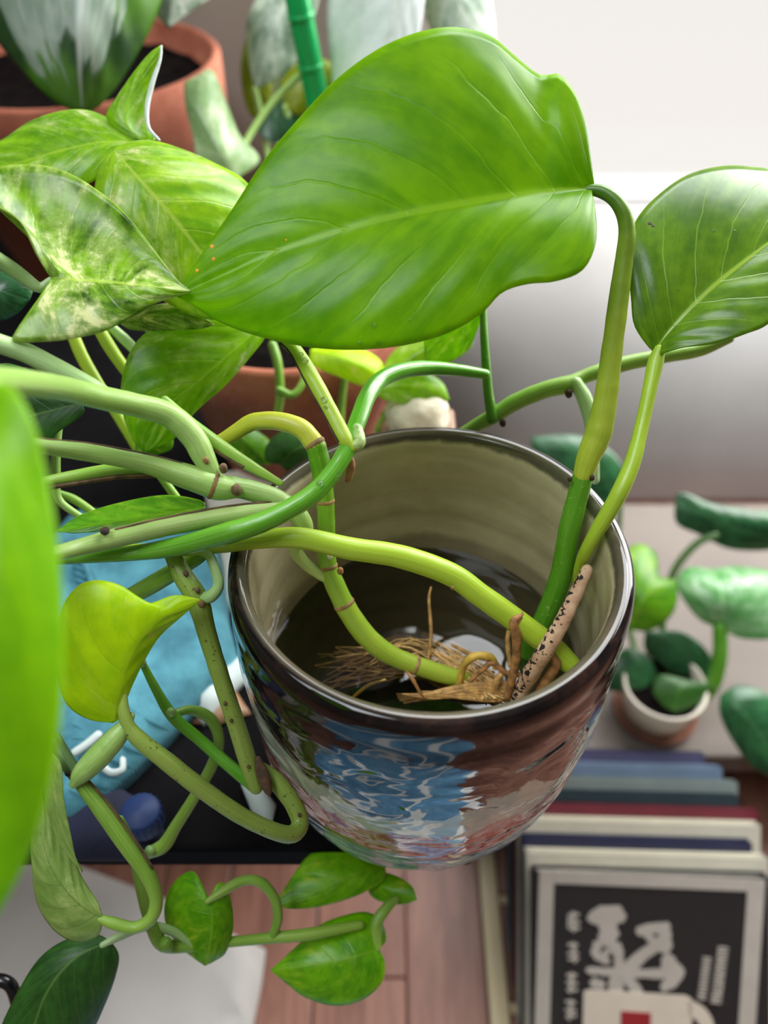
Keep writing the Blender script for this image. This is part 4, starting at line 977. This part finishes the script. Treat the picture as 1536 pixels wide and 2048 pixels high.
leaf(pc, [(560, 930, .315), (590, 900, .312), (640, 880, .314)], [(530, 920, .315), (540, 880, .316), (590, 855, .316)], [(590, 950, .316), (640, 930, .316)], M['leaf_dark'], n=20)
leaf(pc, [(470, 860, .33), (500, 890, .328), (540, 930, .33)], [(460, 890, .332), (490, 925, .332)], [(510, 860, .332), (545, 890, .332)], M['leaf_mid'], n=20)
for pts in ([(545, 690, .325, 9), (556, 730, .325, 9), (560, 790, .327, 9), (552, 840, .33, 8)], [(558, 780, .325, 8), (585, 790, .325, 8), (605, 765, .326, 7), (610, 720, .328, 7)], [(690, 750, .345, 7), (684, 800, .35, 7), (680, 860, .355, 7)], [(800, 770, .345, 7), (775, 820, .35, 7), (755, 860, .352, 7)]):
    stem(pc, 'petiole', pts, M['stem_trail'])
# pale stone
bm = bmesh.new(); bmesh.ops.create_icosphere(bm, subdivisions=4, radius=1)
sc_c = P(838, 832, .34)
for v in bm.verts:
    q = v.co.normalized(); k = 1 + .16 * noise.noise(q * 1.6) + .06 * noise.noise(q * 4)
    v.co = Vector((q.x * .0135 * k, q.y * .012 * k, q.z * .011 * k))
vs = [v.co + sc_c for v in bm.verts]; fs = [tuple(x.index for x in f.verts) for f in bm.faces]; bm.free()
zmin = min(v.z for v in vs)
tag(link('pale_stone', vs, fs, M['stone']), 'rough creamy white stone peeking over the back rim of the vase', 'stone')
box_top = zmin + .004
sb = thing('stone_block', 'small dark block the pale stone rests on behind the vase', 'block', Vector((sc_c.x, sc_c.y, SHZ)))
box('base', sc_c.x - .016, sc_c.x + .016, sc_c.y - .013, sc_c.y + .016, SHZ, box_top, M['crate_wood'], sb)

# ------------------------------------------------------------------ cloths and odds on the shelf
def polyz(pts, z): return [(p.x, p.y) for p in (Pz(x, y, z) for x, y in pts)]
zt = SHZ + .022
tp = thing('teal_pouch', 'teal canvas pouch with stitched hem lying left of the vase', 'pouch', Pz(300, 1300, SHZ))
slab('body', polyz([(70, 1060), (112, 1008), (160, 984), (225, 992), (330, 992), (405, 972), (425, 1040), (440, 1110), (448, 1200), (466, 1270), (430, 1330), (352, 1400), (250, 1500), (150, 1590), (100, 1630), (60, 1500), (50, 1250)], zt), SHZ + .0005, zt, M['teal_canvas'], tp, bump=.004, bfreq=36, grid=.005)
sm = [Pz(x, y, zt + .0012) for x, y in ((140, 1085), (165, 1120), (180, 1160), (186, 1200), (180, 1260))]
def tubew(parent, name, P_, r, mat):
    s = [Vector(q) for q in cr([tuple(p) for p in P_], 16)]
    v, f, uv = sweep(s, [r] * 16, 8, flat=.6); return link(name, v, f, mat, parent, uvs=uv)
tubew(tp, 'seam', sm, .0016, M['teal_canvas'])
for i in range(9):
    y = 1092 + i * 14; x = 140 + i * 2.5
    tubew(tp, 'stitch', [Pz(x, y, zt + .0016), Pz(x + 9, y + 3, zt + .0026), Pz(x + 18, y + 8, zt + .0016)], .0009, M['teal_thread'])
def strap(parent, name, pts, z, r, mat):
    return tubew(parent, name, [Pz(x, y, z) for x, y in pts], r, mat)
strap(tp, 'white_strap', [(150, 1505), (172, 1490), (196, 1470)], zt + .002, .0015, M['white_fabric'])
strap(tp, 'white_strap', [(200, 1528), (222, 1545), (244, 1540), (246, 1520)], zt + .001, .0013, M['white_fabric'])
cd = thing('cream_packet', 'cream paper packet with pink edge under the stalks beside the vase rim', 'packet', Pz(470, 1040, SHZ))
slab('packet_body', polyz([(398, 930), (520, 915), (620, 930), (590, 1000), (520, 1100), (492, 1200), (440, 1200), (430, 1080)], SHZ + .012), SHZ + .0005, SHZ + .012, M['cream_card'], cd, grid=.006)
slab('pink_edge', polyz([(520, 900), (640, 880), (660, 905), (530, 950)], SHZ + .014), SHZ + .012, SHZ + .0145, M['pink_card'], cd, grid=.006)
ws = tag(slab('white_strip', polyz([(372, 1385), (470, 1290), (520, 1300), (470, 1350), (400, 1425)], SHZ + .012), SHZ + .0005, SHZ + .012, M['white_fabric'], grid=.005), 'white fabric strip lying between the teal pouch and the vase', 'fabric')
ws2 = tag(slab('white_strip', polyz([(480, 1560), (500, 1535), (550, 1600), (540, 1640), (500, 1610)], SHZ + .006), SHZ + .0005, SHZ + .006, M['white_fabric'], grid=.004), 'small white crumpled fabric scrap on the black shelf below the vine tip', 'fabric')
tn = tag(slab('tan_scrap', polyz([(345, 1400), (380, 1372), (460, 1360), (500, 1420), (440, 1440), (360, 1440)], SHZ + .004), SHZ + .0005, SHZ + .004, M['crate_wood'], grid=.005), 'tan wood-coloured card scrap lying by the lower corner of the teal pouch', 'card')
nv = tag(slab('navy_cloth', polyz([(40, 1560), (200, 1540), (300, 1600), (330, 1660), (280, 1700), (120, 1700), (20, 1680)], SHZ + .010), SHZ + .0003, SHZ + .010, M['navy_cloth'], bump=.004, grid=.005), 'folded navy cloth at the front edge of the black shelf', 'cloth')
bl = thing('bottle_stopper', 'small blue plastic bottle stopper lying on the navy cloth', 'stopper', Pz(285, 1640, SHZ + .011))
c = Pz(290, 1645, SHZ + .0105); v, f, uv = lathe([(.0001, 0), (.0066, 0), (.007, .001), (.0068, .008), (.006, .009), (.0001, .010)], c, 40); link('stopper_body', v, f, M['blue_plastic'], bl, uvs=uv)
for k in range(20):
    a = 2 * math.pi * k / 20; p = Vector((c.x + 0.007 * math.cos(a), c.y + 0.007 * math.sin(a), c.z + .001))
    v, f, uv = sweep([p, p + Vector((0, 0, .0065))], [.0003, .0003], 6); link('ridge', v, f, M['blue_plastic'], bl, uvs=uv)
# black glossy cord loop low left
bk = tag(link('black_cord', *(lambda r: (r[0], r[1]))(sweep(*stem_pts([(-60, 2010, .27, 12), (-20, 1965, .27, 13), (18, 1968, .27, 13), (34, 2010, .272, 12), (40, 2080, .275, 12)], 40), 14)), M['black_gloss']), 'glossy black cord loop at the bottom left corner', 'cord')

# ------------------------------------------------------------------ floor things
pp = tag(slab('white_sheet', polyz([(-160, 1690), (20, 1700), (150, 1722), (330, 1790), (440, 1850), (528, 1890), (520, 1960), (500, 2060), (470, 2200), (380, 2700), (-300, 2600), (-260, 1800)], .012), .0003, .012, M['paper'], bump=.005, bfreq=16, grid=.014), 'pale grey-white sheet spread on the wooden floor below the trailing vines', 'sheet')
dn = tag(slab('reflection_blanket', [(-.26, -.42), (.13, -.42), (.12, .03), (.06, .06), (-.10, .05), (-.24, .0)], .0190, .034, M['reflection_cloth'], bump=.012, bfreq=14, grid=.02), 'unseen light blue blanket added on the floor for the reflections on the vase', 'blanket')  # added below the view to give the vase its blue reflections

# leaning books: thickness runs along the view-downward direction, covers lean back 45 degrees
U = Vector((0, .7071, .7071)); T = Vector((0, .7071, -.7071)); N_ = -T
ref = Vector((0, .193, .096)); s_off = 0.0
def book(label, x0, x1, t, h, cov, page='page', yaw=0, print_fn=None, tc=.0016, name='book'):
    global s_off
    # front-bottom-left corner with the back-bottom edge on the floor
    m = (.7071 * t + .7071 * s_off - ref.z) / .7071
    o = ref + T * s_off + U * m; o.x = x0
    w_ = x1 - x0
    root = thing(name, label, 'book', o, 'books leaning in a row')
    X = Vector((math.cos(yaw), -math.sin(yaw), 0)).normalized()
    def slabb(nm, a, b, u0, u1, d0, d1, mat, bev=.0006):
        bm = bmesh.new(); bmesh.ops.create_cube(bm, size=1)
        for v in bm.verts: v.co = Vector(((b - a) * (v.co.x + .5) + a, (u1 - u0) * (v.co.y + .5) + u0, (d1 - d0) * (v.co.z + .5) + d0))
        if bev: bmesh.ops.bevel(bm, geom=bm.edges[:], offset=bev, segments=2, affect='EDGES')
        bm.verts.index_update()
        vs = [o + X * v.co.x + U * v.co.y + T * v.co.z for v in bm.verts]; fs = [tuple(x.index for x in f.verts) for f in bm.faces]; bm.free()
        ob = link(nm, vs, fs, mat, root, smooth=False)
        b2 = bmesh.new(); b2.from_mesh(ob.data); bmesh.ops.recalc_face_normals(b2, faces=b2.faces); b2.to_mesh(ob.data); b2.free()
        return ob
    slabb('front_cover', 0, w_, 0, h, 0, tc, M[cov]); slabb('back_cover', 0, w_, 0, h, t - tc, t, M[cov])
    slabb('page_block', .003, w_ - .003, .002, h - .0022, tc, t - tc, M[page], 0)
    if print_fn: print_fn(slabb, root, o, X, w_, h)
    s_off += t + .0003
    return root
def poly_print(root, o, X, nm, pts, mat, d=-.0004):
    """flat printed shape with outline pts (x,u) on the front cover"""
    bm = bmesh.new(); vs = [bm.verts.new((x, u, 0)) for x, u in pts]; bm.faces.new(vs); bmesh.ops.triangulate(bm, faces=bm.faces[:])
    r = bmesh.ops.extrude_face_region(bm, geom=bm.faces[:])
    for g in r['geom']:
        if isinstance(g, bmesh.types.BMVert): g.co.z = 1
    bmesh.ops.recalc_face_normals(bm, faces=bm.faces); bm.verts.index_update()
    V = [o + X * v.co.x + U * v.co.y + T * (d + .0003 * (1 - v.co.z) + 0) for v in bm.verts]; F = [tuple(x.index for x in f.verts) for f in bm.faces]; bm.free()
    return link(nm, V, F, mat, root, smooth=False)
def cover_art(slabb, root, o, X, w_, h):
    def uv(px, py):
        # cover coordinates of a place on the printed front
        r = VF + VX * ((px - 768) / FPX) + VD * ((py - 1024) / FPX)
        t = (o - CAM).dot(N_) / r.dot(N_); p = CAM + r * t - o
        return (p.dot(X), p.dot(U))
    def quad(nm, a, b, wd, mat, d=-.0004):
        (x0, y0), (x1, y1) = uv(*a), uv(*b); dx, dy = x1 - x0, y1 - y0; L = math.hypot(dx, dy); nx, ny = -dy / L * wd / 2, dx / L * wd / 2
        return poly_print(root, o, X, nm, [(x0 + nx, y0 + ny), (x1 + nx, y1 + ny), (x1 - nx, y1 - ny), (x0 - nx, y0 - ny)], mat, d)
    K = .47 / FPX
    bot = 2300
    quad('printed_border', (1117, 1752), (1501, 1757), 26 * K, M['print_cream'])
    quad('printed_border', (1102, 1740), (1074, bot), 30 * K, M['print_cream'])
    quad('printed_border', (1518, 1745), (1470, bot), 34 * K, M['print_cream'])
    quad('printed_border', (1076, bot - 10), (1470, bot - 8), 28 * K, M['print_cream'])
    # large brush-stroke emblem: wavy-edged strokes, each a hair above the last
    lift = [-.00045]
    def brush(nm, a, b, wd, k=.22, n=7):
        (x0, y0), (x1, y1) = uv(*a), uv(*b); dx, dy = x1 - x0, y1 - y0; L = math.hypot(dx, dy); ux, uy = dx / L, dy / L; nx, ny = -uy, ux
        up, dn = [], []
        for i in range(n):
            t = i / (n - 1); e = (1 - abs(2 * t - 1) ** 4) ** .5 * .35 + .65
            for lst, sg in ((up, 1), (dn, -1)):
                h = wd * .5 * e * (1 + k * random.uniform(-1, 1)) * sg
                lst.append((x0 + dx * t + nx * h, y0 + dy * t + ny * h))
        o1 = (x0 - ux * wd * .2, y0 - uy * wd * .2); o2 = (x1 + ux * wd * .2, y1 + uy * wd * .2)
        lift[0] -= .000012
        poly_print(root, o, X, nm, [o1] + up + [o2] + dn[::-1], M['print_cream'], lift[0])
    for a, b, wd in (((1186, 1833), (1252, 1826), 34), ((1200, 1818), (1248, 1814), 20), ((1222, 1836), (1222, 1874), 38), ((1206, 1866), (1232, 1880), 26), ((1202, 1880), (1192, 1906), 20), ((1194, 1906), (1222, 1918), 16), ((1222, 1894), (1206, 1914), 14), ((1232, 1882), (1243, 1906), 24), ((1243, 1900), (1238, 1990), 22),
                     ((1178, 1936), (1244, 1940), 17), ((1252, 1938), (1332, 1866), 24), ((1280, 1856), (1342, 1844), 22), ((1332, 1846), (1338, 1892), 24), ((1318, 1872), (1334, 1894), 20), ((1296, 1860), (1312, 1874), 16), ((1258, 1940), (1352, 1938), 20), ((1334, 1906), (1366, 1938), 24), ((1366, 1930), (1328, 1970), 24), ((1340, 1900), (1330, 1926), 18),
                     ((1250, 1940), (1288, 1992), 24), ((1186, 1960), (1210, 1966), 20), ((1228, 1950), (1226, 1990), 16)):
        brush('brush_stroke', a, b, wd * K)
    # small characters in a column at the left, two columns of fine lettering at the right
    for cy in (1840, 1901, 1962, 2016, 2075):
        x = 1154 - (cy - 1840) * .06; r_ = random.uniform
        brush('small_character', (x - 10, cy - 16 + r_(-3, 3)), (x + 10, cy - 15), 6 * K); brush('small_character', (x - 11, cy + r_(-3, 3)), (x + 11, cy + 1), 5.5 * K)
        brush('small_character', (x - 10, cy + 14), (x + 11, cy + 13 + r_(-3, 3)), 6 * K); brush('small_character', (x + r_(-4, 4), cy - 20), (x + r_(-4, 4), cy + 20), 7 * K)
        if r_(0, 1) < .6: brush('small_character', (x - 10, cy - 13), (x - 12, cy + 13), 5 * K)
        if r_(0, 1) < .6: brush('small_character', (x + 10, cy - 13), (x + 11, cy + 13), 5 * K)
    y = 1882
    while y < 1994:
        x = 1448 - (y - 1884) * .16
        brush('fine_letter', (x - 10, y), (x + 10, y + 2), 4.2 * K, n=4)
        if random.random() < .6: brush('fine_letter', (x + random.choice((-8, 7)), y - 1), (x + random.choice((-8, 7)), y + 6), 3 * K, n=4)
        if 1900 < y < 1984:
            brush('fine_letter', (x - 37, y), (x - 21, y + 1.5), 4.2 * K, n=4)
        y += 7.2
    # printed mug: cream body, red square, round handle
    poly_print(root, o, X, 'printed_mug', [uv(*q) for q in ((1170, 1978), (1180, 1974), (1372, 1980), (1384, 1986), (1380, 2200), (1160, 2200))], M['print_mug'], -.0010)
    pts = [uv(1376 + 52 * math.sin(t), 2048 - 58 * math.cos(t)) for t in [math.pi * i / 14 for i in range(15)]] + [uv(1378 + 22 * math.sin(t), 2048 - 26 * math.cos(t)) for t in [math.pi * (14 - i) / 14 for i in range(15)]]
    poly_print(root, o, X, 'printed_handle', pts, M['print_mug'], -.0010)
    poly_print(root, o, X, 'printed_square', [uv(*q) for q in ((1243, 2014), (1302, 2016), (1300, 2110), (1240, 2110))], M['print_red'], -.0014)
YW = math.radians(1.6)
for lab, x0, x1, t, h, cov, page, fn in (
    ('front book of the leaning row, black cover with pale frame and emblem', .0855, .2215, .0075, .1243, 'cover_black', 'page', cover_art),
    ('second leaning book, cream cover, directly behind the black book', .083, .224, .0072, .1246, 'cover_cream', 'page', None),
    ('third leaning book, navy cover between two cream books', .082, .218, .0062, .1240, 'cover_navy', 'page', None),
    ('fourth leaning book, cream cover between the navy and maroon books', .081, .226, .0074, .1244, 'cover_cream', 'page', None),
    ('fifth leaning book, dark maroon cover', .080, .228, .0060, .1238, 'cover_maroon', 'page', None),
    ('sixth leaning book, dark teal cover behind the maroon one', .080, .219, .0058, .1240, 'cover_teal', 'cover_greyteal', None),
    ('seventh leaning book, grey-green cover with a pale worn spot', .080, .221, .0062, .1242, 'cover_greyteal', 'cover_teal', None),
    ('eighth leaning book, pale blue cover near the bench', .080, .214, .0070, .1240, 'cover_blue', 'page', None),
    ('hindmost leaning book, purple-navy cover, resting on the bench edge', .080, .206, .0062, .1236, 'cover_purple', 'page', None)):
    book(lab, x0, x1, t, h, cov, page, YW, fn, tc=.0012)

# pale planter and plants on the bench
pl = thing('pale_planter', 'low cream ceramic planter on the bench behind the books', 'plant pot', Pz(1325, 1430, BZ))
cpz = Vector((.184, .302, BZ)); KP = .80
pr = [(.001, 0), (.024, 0), (.027, .003), (.0335, .030), (.034, .034), (.032, .0345), (.0305, .032), (.029, .026), (.001, .026)]
pr = [(r * KP, z * 1.0) for r, z in pr]
v, f, uv = lathe(pr, cpz, 64); link('body', v, f, M['cream_ceramic'], pl, uvs=uv)
v, f = disc((cpz.x, cpz.y, BZ + .0275), .0292 * KP, 40, 8, lambda p: p + Vector((0, 0, .002 * noise.noise(p * 90)))); link('soil', v, f, M['soil'], pl)
v, f, uv = lathe([(.001, 0), (.024, 0), (.0275, .004), (.028, .0055), (.026, .005), (.0235, .002), (.001, .002)], cpz + Vector((0, 0, 0)), 56); link('saucer', v, f, M['dark_clay'], pl, uvs=uv)
pr_ = bgplant('planter_foliage', 'glossy round-leaved plant growing from the cream planter at the right', cpz + Vector((0, 0, .03)))
root_px = [(1390, 1400, .55), (1350, 1400, .55), (1310, 1402, .55)]
leaf(pr_, [(1440, 1258, .54), (1445, 1215, .53), (1440, 1170, .535), (1425, 1138, .55)], [(1400, 1240, .54), (1370, 1205, .54), (1352, 1165, .545), (1375, 1135, .55)], [(1490, 1278, .53), (1560, 1270, .525), (1600, 1200, .53), (1560, 1150, .54), (1480, 1132, .55)], M['leaf_gloss'], n=34, bulge=(.15, .1))
stem(pr_, 'petiole', [(1395, 1405, .55, 13), (1425, 1370, .545, 15), (1440, 1310, .54, 15), (1440, 1255, .538, 14)], M['stem_vivid'])
leaf(pr_, [(1258, 1260, .53), (1285, 1200, .525), (1320, 1170, .53), (1352, 1160, .54)], [(1225, 1200, .54), (1240, 1120, .545), (1275, 1088, .55), (1315, 1110, .55), (1310, 1150, .545)], [(1300, 1262, .53), (1340, 1235, .53), (1355, 1200, .535)], M['leaf_mid'], n=30)
leaf(pr_, [(1560, 1080, .55), (1480, 1060, .545), (1410, 1030, .545), (1352, 990, .55)], [(1540, 1100, .555), (1460, 1098, .55), (1400, 1070, .55), (1352, 1045, .55)], [(1580, 1030, .555), (1500, 1020, .55), (1420, 1005, .55), (1370, 985, .55)], M['leaf_deep'], n=30, bulge=(.1, .3))
stem(pr_, 'petiole', [(1330, 1400, .56, 7), (1325, 1250, .57, 7), (1345, 1150, .56, 8), (1390, 1090, .553, 8), (1430, 1070, .548, 8)], M['stem_greygreen'])
leaf(pr_, [(1315, 1400, .55), (1290, 1370, .545), (1250, 1345, .545), (1205, 1340, .55)], [(1320, 1370, .552), (1300, 1320, .552), (1255, 1295, .552)], [(1290, 1395, .547), (1240, 1385, .547), (1205, 1375, .55)], M['leaf_deep'], n=26)
leaf(pr_, [(1395, 1395, .552), (1390, 1330, .55), (1350, 1285, .552), (1290, 1262, .556)], [(1370, 1370, .552), (1330, 1335, .555), (1290, 1300, .556)], [(1430, 1375, .553), (1420, 1310, .553), (1370, 1265, .556)], M['leaf_deep'], n=26)
leaf(pr_, [(1375, 1360, .535), (1360, 1380, .53), (1350, 1425, .53)], [(1320, 1350, .537), (1305, 1380, .535), (1325, 1410, .532)], [(1425, 1370, .537), (1410, 1400, .535), (1375, 1418, .532)], M['leaf_dark'], n=24)
leaf(pr_, [(1440, 1390, .53), (1480, 1420, .52), (1530, 1480, .52), (1590, 1560, .525)], [(1480, 1370, .53), (1540, 1390, .527), (1600, 1460, .525)], [(1440, 1430, .527), (1470, 1490, .522), (1520, 1545, .52)], M['leaf_deep'], n=30)
leaf(pr_, [(1240, 1010, .56), (1190, 930, .555), (1130, 895, .555), (1060, 875, .56)], [(1180, 1010, .56), (1110, 960, .56), (1070, 910, .56)], [(1255, 960, .56), (1225, 905, .56), (1150, 870, .56)], M['leaf_deep'], n=28)
stem(pr_, 'petiole', [(1300, 1400, .56, 6), (1270, 1300, .58, 6), (1235, 1150, .58, 6), (1240, 1010, .562, 6)], M['stem_greygreen'])
for o in list(COL.objects):
    if '_o' in o: del o['_o']
